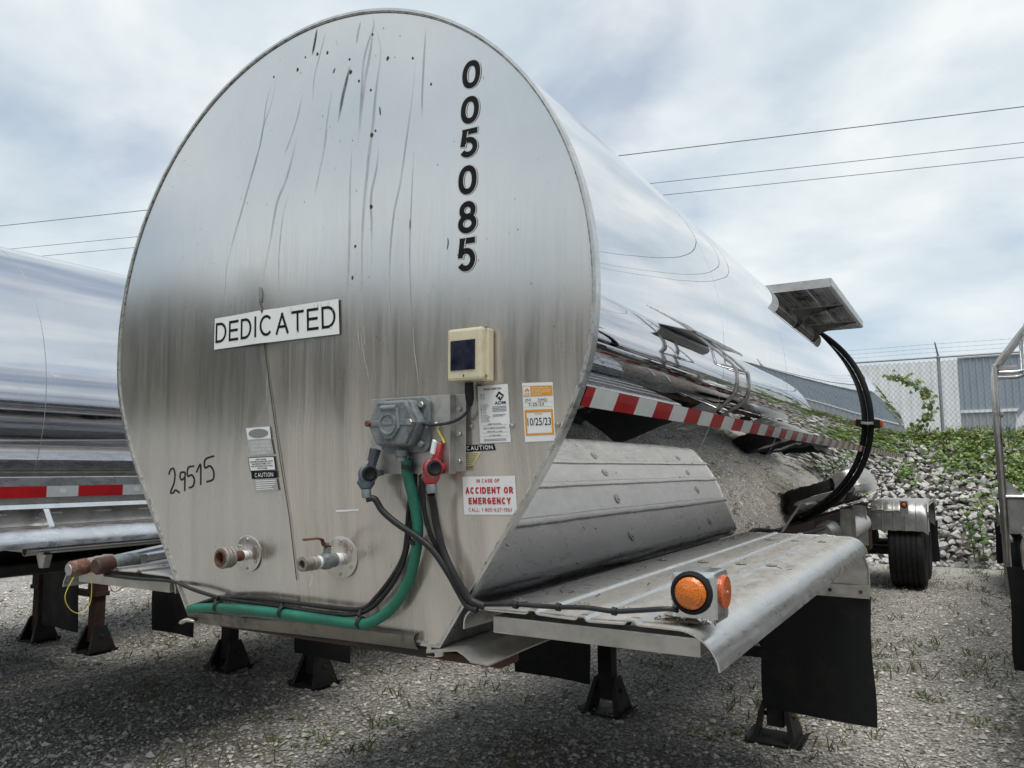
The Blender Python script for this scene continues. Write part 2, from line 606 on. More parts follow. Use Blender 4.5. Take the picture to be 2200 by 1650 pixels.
MAT = {
    'mirror': mat_mirror('polished_stainless'),
    'mirror2': mat_mirror('polished_stainless_streaked', (0.78, 0.78, 0.80), 0.07, 0.0010, 0.10),
    'head': mat_head(),
    'fender': mat_fender(),
    'fender_clean': mat_fender('fender_clean', (0.55, 0.56, 0.57), (0.72, 0.73, 0.74), 0.26, 0.12),
    'alu': mat_fender('dull_aluminium', (0.38, 0.37, 0.35), (0.56, 0.55, 0.53), 0.42, 0.35),
    'steel': simple('bare_steel', (0.46, 0.445, 0.42), 0.36, 1.0, 0.25, 8.0),
    'tubesteel': simple('stainless_tube', (0.66, 0.66, 0.66), 0.16, 1.0, 0.15, 6.0),
    'rim': mat_fender('rim_steel', (0.48, 0.47, 0.45), (0.70, 0.70, 0.69), 0.28, 0.1),
    'zinc': simple('cast_zinc', (0.20, 0.225, 0.235), 0.48, 0.35, 0.45, 26.0, (0.105, 0.12, 0.125), 0.35),
    'rubber': simple('black_rubber', (0.012, 0.013, 0.014), 0.72, 0.0, 0.4, 9.0, None, 0.2, 0.25),
    'flap': simple('flap_rubber', (0.010, 0.011, 0.012), 0.62, 0.0, 0.5, 4.0, (0.022, 0.021, 0.019), 0.15, 0.3),
    'tyre': simple('tyre_rubber', (0.016, 0.016, 0.017), 0.75, 0.0, 0.4, 7.0, (0.03, 0.028, 0.025), 0.25, 0.25),
    'hose': simple('black_hose', (0.014, 0.014, 0.016), 0.5, 0.0, 0.4, 16.0, (0.035, 0.034, 0.032), 0.0, 0.4),
    'greenhose': simple('green_hose', (0.010, 0.135, 0.088), 0.5, 0.0, 0.4, 14.0, (0.012, 0.088, 0.06), 0.15),
    'blackpaint': simple('black_paint', (0.008, 0.008, 0.009), 0.6, 0.0, 0.5, 8.0, (0.028, 0.023, 0.019), 0.15),
    'rustpaint': simple('rust_brown_paint', (0.07, 0.032, 0.022), 0.7, 0.0, 0.5, 9.0, (0.028, 0.02, 0.018), 0.3),
    'rust': simple('rust', (0.12, 0.056, 0.034), 0.85, 0.1, 0.6, 30.0, (0.06, 0.028, 0.018), 0.6),
    'rustgrey': simple('rusty_galvanized', (0.27, 0.25, 0.225), 0.6, 0.5, 0.5, 34.0, (0.15, 0.075, 0.04), 0.5),
    'rustred': simple('flaking_red', (0.145, 0.060, 0.042), 0.8, 0.0, 0.5, 30.0, (0.26, 0.24, 0.215), 0.5),
    'galv': simple('galvanized', (0.36, 0.37, 0.38), 0.5, 0.6, 0.25, 14.0),
    'fencewire': simple('fence_wire', (0.24, 0.25, 0.26), 0.55, 0.4, 0.2, 3.0),
    'beige': simple('beige_plastic', (0.62, 0.565, 0.40), 0.42, 0.0, 0.12, 20.0),
    'navy': simple('solar_cells', (0.010, 0.012, 0.030), 0.22, 0.0, 0.3, 30.0, None, 0.0, 0.6),
    'amber': mat_lens('amber_lens', (0.86, 0.22, 0.012)),
    'amber2': mat_lens('amber_reflector', (0.80, 0.13, 0.010)),
    'redlens': mat_lens('red_lens', (0.5, 0.012, 0.012)),
    'redpaint': simple('red_paint', (0.34, 0.018, 0.028), 0.45, 0.0, 0.4, 30.0, (0.19, 0.12, 0.12)),
    'bluegrey': simple('worn_blue_casting', (0.10, 0.13, 0.17), 0.5, 0.3, 0.5, 45.0, (0.17, 0.18, 0.18), 0.3),
    'white': mat_vinyl('white_vinyl', (0.78, 0.80, 0.80), 0.4, 0.07),
    'signwhite': mat_vinyl('sign_white', (0.80, 0.83, 0.82), 0.45, 0.05),
    'black': mat_vinyl('black_vinyl', (0.012, 0.012, 0.014), 0.45, 0.05),
    'marker': mat_vinyl('marker_ink', (0.015, 0.015, 0.016), 0.5, 0.02),
    'redv': mat_vinyl('red_vinyl', (0.52, 0.02, 0.045), 0.4, 0.1),
    'taper': mat_vinyl('tape_red', (0.45, 0.012, 0.016), 0.22, 0.25),
    'tapew': mat_vinyl('tape_white', (0.72, 0.75, 0.75), 0.25, 0.1),
    'tapetext': mat_vinyl('tape_print', (0.90, 0.92, 0.93), 0.25, 0.02),
    'orange': mat_vinyl('orange_vinyl', (0.72, 0.32, 0.03), 0.4, 0.1),
    'orangetext': mat_vinyl('orange_print', (0.92, 0.75, 0.50), 0.4, 0.05),
    'yellow': mat_vinyl('yellow_vinyl', (0.68, 0.62, 0.26), 0.4, 0.2),
    'silver': mat_vinyl('worn_silver_sticker', (0.44, 0.45, 0.45), 0.4, 0.3),
    'greyprint': mat_vinyl('grey_print', (0.24, 0.25, 0.26), 0.5, 0.2),
    'outline': mat_vinyl('digit_outline', (0.60, 0.61, 0.61), 0.35, 0.1),
    'stain': mat_stain('dried_runs', (0.29, 0.28, 0.285), 0.33),
    'tar': mat_stain('tar_spots', (0.022, 0.019, 0.016), 1.0),
    'green_stain': mat_stain('algae_stain', (0.055, 0.075, 0.065), 0.75),
    'white_run': mat_stain('white_runs', (0.62, 0.61, 0.58), 0.8),
    'seam': simple('dark_seam', (0.03, 0.028, 0.026), 0.7),
    'dull': simple('dull_steel', (0.40, 0.39, 0.37), 0.55, 0.7, 0.25, 4.0),
    'greasy': simple('greasy_steel', (0.20, 0.19, 0.17), 0.34, 0.85, 0.6, 5.0, (0.02, 0.019, 0.018)),
    'tapegrey': mat_vinyl('tape_grey_white', (0.52, 0.56, 0.60), 0.25, 0.1),
    'sealant': simple('old_sealant', (0.40, 0.40, 0.38), 0.6, 0.0, 0.8, 60.0, (0.03, 0.03, 0.03)),
    'gravel': mat_gravel(),
    'pebble': mat_attr('pebble', 'tint', 0.9, 0.3),
    'stone': mat_stone(),
    'soil': simple('slope_soil', (0.10, 0.09, 0.075), 0.95, 0.0, 0.4, 3.0, None, 0.5),
    'leaf': mat_attr('leaf', 'tint', 0.5, 0.0, 0.3),
    'stem': simple('green_stem', (0.10, 0.14, 0.05), 0.6),
    'bark': simple('bark', (0.09, 0.07, 0.05), 0.9),
    'clad': mat_clad('blue_grey_cladding', (0.30, 0.355, 0.41)),
    'cladlow': mat_clad('grey_cladding', (0.36, 0.39, 0.41)),
    'cladwhite': mat_clad('white_cladding', (0.80, 0.82, 0.83)),
    'brick': simple('brown_plinth', (0.25, 0.19, 0.15), 0.9, 0, 0.2, 2.0),
    'wire': simple('power_cable', (0.16, 0.165, 0.17), 0.6),
    'wood': simple('pole_wood', (0.10, 0.075, 0.055), 0.9),
    'yellowtie': simple('yellow_tie', (0.62, 0.55, 0.10), 0.5),
    'ptfe': simple('thread_tape', (0.78, 0.79, 0.79), 0.5, 0, 0.1),
    'debris': simple('leaf_litter', (0.06, 0.038, 0.022), 0.9, 0, 0.5, 60.0),
}

# ================================================================ trailer profile
ZC, ZB, WB = 2.1042, 1.15, 0.5266
A0 = R_(-20.0)
DISH = 0.05


class Prof:
    """outline of a tank end: a circle above, straight sides running in to a flat bottom below (or a plain circle)"""

    def __init__(self, r=1.0, zc=ZC, zb=ZB, wb=WB, vee=True):
        self.r, self.zc, self.zb, self.wb, self.vee = r, zc, zb, wb, vee

    def _table(self):
        """right half of the outline as a polyline of (angle, radius): circle, a soft bend, the straight side, the bottom"""
        r = self.r
        p0 = Vector((math.cos(R_(-8)) * r, math.sin(R_(-8)) * r))
        c = Vector((0.967, -0.302)) * r
        p2 = Vector((0.799, -0.550)) * r
        pts = [p0 * (1 - q) ** 2 + c * (2 * q * (1 - q)) + p2 * q * q for q in [i / 24 for i in range(25)]]
        p1 = Vector((self.wb, self.zb - self.zc))
        pts += [p2.lerp(p1, q / 12) for q in range(1, 13)]
        pts += [p1.lerp(Vector((0, self.zb - self.zc)), q / 20) for q in range(1, 21)]
        self.tab = [(math.atan2(p.y, p.x), p.length) for p in pts]

    def rho(self, a):
        if not self.vee:
            return self.r
        a = math.atan2(math.sin(a), abs(math.cos(a)))
        if a >= R_(-8):
            return self.r
        if not hasattr(self, 'tab'):
            self._table()
        T = self.tab
        for (a0, r0), (a1, r1) in zip(T, T[1:]):
            if a <= a0 and a >= a1:
                x0, z0, x1, z1 = r0 * math.cos(a0), r0 * math.sin(a0), r1 * math.cos(a1), r1 * math.sin(a1)
                nx, nz = z1 - z0, x0 - x1
                return (nx * x0 + nz * z0) / (nx * math.cos(a) + nz * math.sin(a))
        return T[-1][1]

    def angles(self, n):
        an = [2 * math.pi * i / n - math.pi / 2 for i in range(n)]
        if self.vee:   # put vertices exactly on the corners
            for c in (math.atan2(self.zb - self.zc, self.wb), math.atan2(self.zb - self.zc, -self.wb)):
                c = (c + math.pi / 2) % (2 * math.pi) - math.pi / 2
                k = min(range(n), key=lambda i: abs(((an[i] - c + math.pi) % (2 * math.pi)) - math.pi))
                an[k] = c
        return an

    def ring(self, n, grow=0.0, morph=0.0):
        o = []
        for a in self.angles(n):
            rr = self.rho(a)
            if morph:
                rr = min(rr, self.r)
                rr += (self.r - rr) * min(1.0, morph)
            rr += grow
            o.append((rr * math.cos(a), self.zc + rr * math.sin(a)))
        return o


MAIN = Prof()


def head_y(x, z):
    """front surface of the main tank's head (it is slightly domed)"""
    a = math.atan2(z - ZC, x)
    t = min(1.0, math.hypot(x, z - ZC) / MAIN.rho(a))
    return -DISH * (1 - t * t)


def make_shell(pr, L_, mat, root, name='tank_shell', n=144, ny=60, skirt=None):
    b = MB()
    vs_, fs = [], []
    st = [(L_ * j / ny, 0.0) for j in range(ny + 1)]
    if skirt:     # straight-sided skirt in front, plain round tank behind it
        st = [(skirt * j / 60, 0.0) for j in range(61)] + [(skirt, 0.5)] + [(skirt + (L_ - skirt) * j / ny, 1.0) for j in range(1, ny + 1)]
    for (y, mo) in st:
        q = max(0.0, min(1.0, (y - 2.9) / 2.6)) if skirt else 0.0
        q = q * q * (3 - 2 * q)
        for (x, z), (xr, zr) in zip(pr.ring(n, 0.0, 0.0), pr.ring(n, 0.0, 1.0)):
            d0, d1 = math.hypot(x, z - pr.zc), math.hypot(xr, zr - pr.zc)
            if mo and d0 > pr.r:          # no skirt any more: the round tank itself
                x, z = xr, zr
            elif d0 <= pr.r:              # upper side eases from the bent sheet to the circle
                k = (d0 + (d1 - d0) * q) / d0
                x, z = x * k, pr.zc + (z - pr.zc) * k
            vs_.append((x, y, z))
    ny = len(st) - 1
    for j in range(ny):
        for i in range(n):
            k = (i + 1) % n
            fs.append((j * n + i, j * n + k, (j + 1) * n + k, (j + 1) * n + i))
    # domed rear head
    base = len(vs_)
    prev = ny * n
    last = [(v[0], v[2]) for v in vs_[-n:]]
    for q in range(1, 9):
        an = q / 8 * math.pi / 2
        s, d = math.cos(an), 0.24 * math.sin(an)
        if q == 8:
            vs_.append((0, L_ + d, pr.zc))
            c = len(vs_) - 1
            for i in range(n):
                fs.append((prev + i, prev + (i + 1) % n, c))
            break
        cur = len(vs_)
        for (x, z) in last:
            vs_.append((x * s, L_ + d, pr.zc + (z - pr.zc) * s))
        for i in range(n):
            k = (i + 1) % n
            fs.append((prev + i, prev + k, cur + k, cur + i))
        prev = cur
    b.add(vs_, fs)
    return b.build(name, mat, root, smooth=0.5)


def make_head(pr, mat, root, dish=DISH, n=256, m=72, crease=True):
    ring = pr.ring(n)
    vs_, fs = [(0, -dish, pr.zc)], []
    for j in range(1, m + 1):
        t = j / m
        for (x, z) in ring:
            X, Z = x * t, pr.zc + (z - pr.zc) * t
            y = -dish * (1 - t * t)
            if crease:
                xs = 0.277 - 0.221 * Z
                d = X - xs
                wz = max(0.0, min(1.0, (2.3 - Z) / 0.25)) * max(0.0, min(1.0, (1 - t) * 6))
                y += 0.0035 * math.exp(-(d / 0.09) ** 2) * wz
            vs_.append((X, y, Z))
    for i in range(n):
        fs.append((0, 1 + i, 1 + (i + 1) % n))
    for j in range(m - 1):
        for i in range(n):
            k = (i + 1) % n
            fs.append((1 + j * n + i, 1 + (j + 1) * n + i, 1 + (j + 1) * n + k, 1 + j * n + k))
    return MB().add(vs_, fs).build('front_head', mat, root, smooth=0.5)


def sweep_rim(pr, name, mat, root, y0, y1, g0, g1, n=200, morph=0.0):
    a, c = pr.ring(n, g0, morph), pr.ring(n, g1, morph)
    vs_, fs = [], []
    for (x, z), (x2, z2) in zip(a, c):
        vs_ += [(x, y0, z), (x2, y0, z2), (x2, y1, z2), (x, y1, z)]
    for i in range(n):
        o, p = 4 * i, 4 * ((i + 1) % n)
        for k in range(4):
            k2 = (k + 1) % 4
            fs.append((o + k, o + k2, p + k2, p + k))
    return MB().add(vs_, fs).build(name, mat, root, smooth=0.6, bevel=0.0)


def arc(cx, cz, r, a0, a1, n):
    return [(cx + r * math.cos(R_(a0 + (a1 - a0) * i / n)), cz + r * math.sin(R_(a0 + (a1 - a0) * i / n))) for i in range(n + 1)]


def bolt(mb, p, ax, r=0.008, h=0.006, washer=0.0):
    p, ax = Vector(p), Vector(ax).normalized()
    if washer:
        mb.lathe([(washer, 0), (washer, 0.0025), (r, 0.003)], p, ax, 16)
    mb.lathe([(r, 0.0), (r, h), (r * 0.8, h * 1.25)], p + ax * 0.002, ax, 6)


def make_fender(root, side, y0, y1, z, mat, x0=0.60, x1=1.29, ridges=(0.802, 0.941, 1.07), light=False):
    """long flat deck with three pressed beads, rolled inner and outer lips; apron and flap hang at the rear end"""
    s = side
    prof = [(x0, z - 0.06)] + arc(x0 + 0.05, z - 0.05, 0.05, 175, 92, 6)
    for rx in ridges:
        prof += [(rx - 0.013, z), (rx - 0.009, z + 0.001), (rx - 0.003, z + 0.0085), (rx + 0.002, z + 0.0095), (rx + 0.012, z + 0.0095), (rx + 0.017, z + 0.0085), (rx + 0.023, z + 0.001), (rx + 0.027, z)]
    prof += arc(x1 - 0.10, z - 0.10, 0.10, 88, 20, 10) + [(x1 - 0.002, z - 0.085)]
    if s < 0:
        prof = [(-x, zz__) for (x, zz__) in prof][::-1]

    def wob(y, x):
        e = max(0.0, 1 - (y - y0) / 0.10)
        return 0.0022 * math.sin(abs(x) * 23 + 1.0) * e * max(0.0, min(1.0, (1.15 - abs(x)) * 8)) + 0.0006 * math.sin(y * 4.1 + x * 5)
    f = MB().sheet(prof, y0, y1, 'y', 0.004, 24, wob).build('fender', mat, root, smooth=0.5)
    # bolts with big washers on the deck
    for yy in (y0 + 0.16, y0 + 1.30, y1 - 0.45):
        for xx in (0.70, 0.872, 1.005, 1.125):
            b = MB()
            bolt(b, (0, 0, 0), (0, 0, 1), 0.008, 0.004, 0.021)
            b.build('bolt', MAT['dull'], f, loc=(s * (xx + rnd.uniform(-0.01, 0.01)), yy + rnd.uniform(-0.02, 0.02), z + 0.0025))
    # support beam under the front edge
    MB().box(min(s * (x0 + 0.075), s * (x1 - 0.055)), max(s * (x0 + 0.075), s * (x1 - 0.055)), y0 + 0.03, y0 + 0.10, z - 0.066, z - 0.022).build('support_beam', MAT['alu'], f, bevel=0.004)
    # rear apron (rounded outer top corner) and the strip that clamps the flap
    ap = [(0.70, y1, z - 0.315), (1.285, y1, z - 0.315)] + [(a, y1, c) for (a, c) in arc(1.10, z - 0.19, 0.188, 0, 90, 10)] + [(0.62, y1, z - 0.002), (0.62, y1, z - 0.2)]
    ap = [(s * a, yv, c) for (a, yv, c) in ap]
    MB().prism(ap, (0, -0.004, 0), (0, 0.0, 0)).build('apron', MAT['alu'], f)
    rim_ = [(s * a, 0, c) for (a, c) in [(1.285, z - 0.30)] + arc(1.10, z - 0.19, 0.188, 0, 90, 12) + [(0.64, z - 0.002)]]
    MB().tube([(a, y1 - 0.008, c) for (a, _, c) in rim_], 0.006, 6).build('edge_bead', MAT['alu'], f, smooth=True)
    MB().box(min(s * 0.70, s * 1.287), max(s * 0.70, s * 1.287), y1 - 0.016, y1 - 0.006, z - 0.325, z - 0.255).build('clamp_strip', MAT['alu'], f, bevel=0.002)
    for k in range(4):
        b = MB()
        bolt(b, (0, 0, 0), (0, -1, 0), 0.010, 0.008)
        b.build('bolt', MAT['rust'], f, loc=(s * (0.78 + 0.155 * k), y1 - 0.016, z - 0.29))
    return f


def make_flap(root, x0, x1, y, z0, z1, name='mud_flap'):
    n, m = 8, 10
    vs_, fs = [], []
    for lay in (0, 1):
        for j in range(m + 1):
            for i in range(n + 1):
                u, v = i / n, j / m
                bow = 0.012 * math.sin(u * 5.0 + x0) * v + 0.02 * v * v
                edge = 0.006 * math.sin(v * 7 + x0 * 3) * (1 if i == n else (-1 if i == 0 else 0))
                vs_.append((x0 + (x1 - x0) * u + edge, y + bow + 0.008 * lay, z1 + (z0 - z1) * v - 0.010 * u * v))
    S = (n + 1) * (m + 1)
    for j in range(m):
        for i in range(n):
            a = j * (n + 1) + i
            fs.append((a, a + n + 1, a + n + 2, a + 1))
            fs.append((S + a, S + a + 1, S + a + n + 2, S + a + n + 1))
    for j in range(m):
        for i in (0, n):
            a, b_ = j * (n + 1) + i, (j + 1) * (n + 1) + i
            fs.append((a, b_, S + b_, S + a))
    for i in range(n):
        for j in (0, m):
            a = j * (n + 1) + i
            fs.append((a, a + 1, S + a + 1, S + a))
    return MB().add(vs_, fs).build(name, MAT['flap'], root, smooth=0.6)


def make_leg(root, x, y, ztop=1.12, mat='blackpaint', hole=False):
    g = MB().box(x - 0.062, x + 0.062, y - 0.062, y + 0.062, 0.50, ztop).build('landing_leg', MAT[mat], root, bevel=0.006)
    MB().box(x - 0.050, x + 0.050, y - 0.050, y + 0.050, 0.09, 0.52).build('inner_tube', MAT[mat], g, bevel=0.005)
    MB().box(x - 0.072, x + 0.072, y - 0.072, y + 0.072, 0.495, 0.535).build('collar', MAT[mat], g, bevel=0.004)
    f = MB().box(x - 0.135, x + 0.135, y - 0.135, y + 0.135, 0.004, 0.016).build('foot_plate', MAT['blackpaint'], g)
    for s in (-1, 1):
        poly = [(x + s * 0.118, y - 0.125, 0.016), (x + s * 0.118, y + 0.125, 0.016), (x + s * 0.066, y + 0.055, 0.235), (x + s * 0.066, y - 0.055, 0.235)]
        MB().prism(poly, (0, 0, 0), (s * 0.008, 0, 0)).build('foot_gusset', MAT['blackpaint'], g)
        MB().prism([(x + s * 0.118, y - 0.125, 0.016), (x + s * 0.095, y - 0.125, 0.016), (x + s * 0.046, y - 0.055, 0.235), (x + s * 0.066, y - 0.055, 0.235)], (0, 0, 0), (0, 0.008, 0)).build('foot_flange', MAT['blackpaint'], g)
        MB().prism([(x + s * 0.135, y - 0.135, 0.016), (x + s * 0.135, y + 0.135, 0.016), (x + s * 0.165, y + 0.125, 0.034), (x + s * 0.165, y - 0.125, 0.034)], (0, 0, -0.006), (0, 0, 0.004)).build('turned_up_edge', MAT['blackpaint'], g)
    MB().cyl((x - 0.11, y, 0.15), (x + 0.11, y, 0.15), 0.014, None, 10).build('foot_pin', MAT['rustpaint'], g)
    return g


TYRE = RIMM = None


def make_wheel(root, x, y, z=0.5, side=1):
    """wide single tyre, dished rim, hub"""
    hub = MB().lathe([(0.06, -0.02), (0.14, -0.02), (0.14, 0.16), (0.10, 0.17), (0.06, 0.18)], (0, 0, 0), (side, 0, 0), 20).build('wheel', MAT['alu'], root, smooth=True, loc=(x, y, z))
    global TYRE, RIMM
    prof = [(0.29, -0.17), (0.33, -0.205), (0.42, -0.222), (0.470, -0.212), (0.492, -0.19)]
    for gx in (-0.13, -0.065, 0.0, 0.065, 0.13):
        prof += [(0.499, gx - 0.010), (0.486, gx - 0.006), (0.486, gx + 0.006), (0.499, gx + 0.010)]
    prof += [(0.492, 0.19), (0.470, 0.212), (0.42, 0.222), (0.33, 0.205), (0.29, 0.17), (0.28, 0.0), (0.29, -0.17)]
    if TYRE is None:
        o = MB().lathe(prof, (0, 0, 0), (1, 0, 0), 48, close=False).build('tyre', MAT['tyre'], hub, smooth=0.5)
        TYRE = o.data
        r = MB().lathe([(0.29, 0.17), (0.285, 0.178), (0.265, 0.165), (0.255, 0.03), (0.17, -0.01), (0.13, -0.01), (0.12, -0.02)], (0, 0, 0), (1, 0, 0), 32, close=False).build('rim', MAT['alu'], hub, smooth=0.5)
        RIMM = r.data
    else:
        o = link('tyre', TYRE, hub)
        r = link('rim', RIMM, hub)
    if side < 0:
        r.rotation_euler = (0, 0, math.pi)
    return hub


def make_rear_fender(root, s, ya, yb, x0=0.57, x1=1.26, ztop=1.175, zlow=0.80, light=True):
    prof = [(ya, zlow), (ya + 0.004, zlow + 0.12)] + arc(ya + 0.20, ztop - 0.20, 0.20, 180, 90, 8)[1:] + [((ya + yb) / 2, ztop + 0.004)] + arc(yb - 0.20, ztop - 0.20, 0.20, 90, 0, 8) + [(yb, zlow)]

    def wob(x, y):
        u = (abs(x) - x0) / (x1 - x0)
        return 0.006 * (abs(math.sin(u * math.pi * 5)) ** 6) - 0.05 * max(0, (u - 0.86) / 0.14) ** 2
    f = MB().sheet(prof, s * x0, s * x1, 'x', 0.004, 40, wob).build('rear_fender', MAT['alu'], root, smooth=0.6)
    for k in range(1, 5):
        xx = s * (x0 + (x1 - x0) * k / 5)
        MB().tube([(xx, ya - 0.004, zlow + 0.01), (xx, ya - 0.002, zlow + 0.15)] + [(xx, a - 0.003, c + 0.003) for (a, c) in arc(ya + 0.20, ztop - 0.20, 0.20, 180, 90, 6)], 0.007, 6).build('bead', MAT['alu'], f, smooth=True)
    # side skirt lip
    MB().tube([(s * x1, a, c) for (a, c) in prof], 0.012, 6).build('rolled_edge', MAT['fender_clean'], f, smooth=True)
    if light:
        br = MB().box(s * 0.985 - 0.05, s * 0.985 + 0.05, ya - 0.03, ya - 0.022, ztop - 0.19, ztop + 0.03).build('lamp_bracket', MAT['fender_clean'], f, bevel=0.003)
        MB().lathe([(0.042, 0), (0.042, 0.012), (0.03, 0.016)], (s * 0.985, ya - 0.03, ztop - 0.03), (0, -1, 0), 20).build('grommet', MAT['rubber'], f, smooth=True)
        MB().lathe([(0.030, 0), (0.028, 0.012), (0.015, 0.020), (0.002, 0.022)], (s * 0.985, ya - 0.036, ztop - 0.03), (0, -1, 0), 20).build('lamp_lens', MAT['amber'], f, smooth=True)
        MB().cyl((s * 0.44, ya - 0.015, ztop - 0.115), (s * 0.93, ya - 0.015, ztop - 0.115), 0.017, None, 10).build('support_tube', MAT['alu'], f, smooth=True)
        pts = [(s * (0.44 + 0.07 * k), ya - 0.034, ztop - 0.112 + 0.010 * math.sin(k * 2.2)) for k in range(8)]
        MB().tube(smooth_path(pts, 4), 0.005, 6).build('lamp_wire', MAT['hose'], f, smooth=True)
    return f


def chassis(root, Lt, legs, leg_y, flaps, leg_mat='blackpaint', fz=1.262, fl_y=2.85, fmat='fender', wheels=(10.45, 11.62), rear=(9.98, 12.12), full=True, flz=0.28):
    """what all the trailers share below the tank"""
    MB().box(-0.60, 0.60, 0.25, 1.35, 1.088, 1.140).build('coupler_plate', MAT['blackpaint'], root, bevel=0.006)
    for s in (-1, 1):
        MB().box(s * 0.40 - 0.05, s * 0.40 + 0.05, 1.36, Lt - 0.1, 1.0, 1.14).build('frame_rail', MAT['rustpaint'], root, bevel=0.004)
    for s in (-1, 1):
        make_fender(root, s, 0.0, fl_y, fz, MAT[fmat])
    for (a, b_) in flaps:
        make_flap(root, a, b_, fl_y + 0.006, flz, fz - 0.312)
    for x in legs:
        make_leg(root, x, leg_y, 1.0, leg_mat)
    lx0, lx1 = min(legs), max(legs)
    MB().bar((lx0 + 0.07, leg_y + 0.03, 0.50), (lx1 - 0.07, leg_y + 0.03, 0.50), 0.05, 0.06).build('cross_brace', MAT[leg_mat], root, bevel=0.003)
    for s, lx in ((1, lx1), (-1, lx0)):
        MB().bar((lx - s * 0.07, leg_y + 0.10, 0.53), (lx - s * 0.42, leg_y + 0.16, 1.0), 0.05, 0.05).build('diagonal_brace', MAT[leg_mat], root, bevel=0.003)
    for wy in wheels:
        MB().cyl((-1.0, wy, 0.5), (1.0, wy, 0.5), 0.065, None, 16).build('axle', MAT['blackpaint'], root, smooth=True)
        for s in (-1, 1):
            make_wheel(root, s * 0.975, wy, 0.5, s)
            MB().prism([(s * 0.45, wy - 0.62, 0.86), (s * 0.45, wy - 0.50, 0.98), (s * 0.45, wy + 0.10, 0.62), (s * 0.45, wy + 0.12, 0.44), (s * 0.45, wy - 0.10, 0.44)], (-0.04, 0, 0), (0.04, 0, 0)).build('suspension_arm', MAT['rustpaint'], root)
    for s in (-1, 1):
        make_rear_fender(root, s, rear[0], rear[1], light=full)
        make_flap(root, s * 0.98 - 0.31, s * 0.98 + 0.31, rear[1] + 0.06, 0.2, 0.83, 'rear_flap')


def tape_run(root, fn, y0, y1, lens, nm='reflective_tape', red_first=True, text=None):
    """strip of alternating blocks; fn(y, v) -> point, v 0..1 across the strip"""
    b = MB()
    y = y0
    k = 0
    strip = None
    while y < y1 - 0.02:
        ln = lens[k % len(lens)]
        e = min(y + ln, y1)
        red = (k % 2 == 0) == red_first
        m = MB()
        nn = max(1, int((e - y) / 0.15))
        vs_, fs = [], []
        for i in range(nn + 1):
            yy = y + (e - y) * i / nn
            vs_ += [fn(yy, 0.0), fn(yy, 0.5), fn(yy, 1.0)]
        for i in range(nn):
            for q in (0, 1):
                fs.append((3 * i + q, 3 * i + 3 + q, 3 * i + 4 + q, 3 * i + 1 + q))
        if strip is None:
            strip = bpy.data.objects.new(nm, None)
            strip.empty_display_size = 0.05
            col.objects.link(strip)
            strip.parent = root
        m.add(vs_, fs).build('red_block' if red else 'white_block', MAT['taper' if red else ('tapegrey' if text else 'tapew')], strip, fix=False)
        if text and not red:
            text(strip, y, e)
        y = e
        k += 1
    return strip


# ---------------------------------------------------------------- lettering
_txt = {}


def text_mesh(s, bold=0.0, spacing=1.0):
    """returns (points, faces, width, height) of a string, normalised so that its box starts at 0, 0"""
    key = (s, bold, spacing)
    if key in _txt:
        return _txt[key]
    cu = bpy.data.curves.new('lettering', 'FONT')
    cu.body = s
    cu.size = 1.0
    cu.offset = bold
    cu.space_character = spacing
    cu.space_line = 0.9
    cu.resolution_u = 4
    o = bpy.data.objects.new('lettering_source', cu)
    col.objects.link(o)
    dg = bpy.context.evaluated_depsgraph_get()
    me = bpy.data.meshes.new_from_object(o.evaluated_get(dg))
    P = np.array([v.co[:2] for v in me.vertices], dtype=float).reshape(-1, 2)
    F = [tuple(p.vertices) for p in me.polygons]
    bpy.data.objects.remove(o)
    bpy.data.curves.remove(cu)
    bpy.data.meshes.remove(me)
    lo, hi = P.min(0), P.max(0)
    _txt[key] = ((P - lo) / (hi - lo), F, *(hi - lo))
    return _txt[key]


def el(cx, cy, rx, ry, a0, a1, n=18, p=1.0):
    o = []
    for i in range(n + 1):
        a = R_(a0 + (a1 - a0) * i / n)
        c, s_ = math.cos(a), math.sin(a)
        o.append((cx + rx * math.copysign(abs(c) ** p, c), cy + ry * math.copysign(abs(s_) ** p, s_)))
    return o


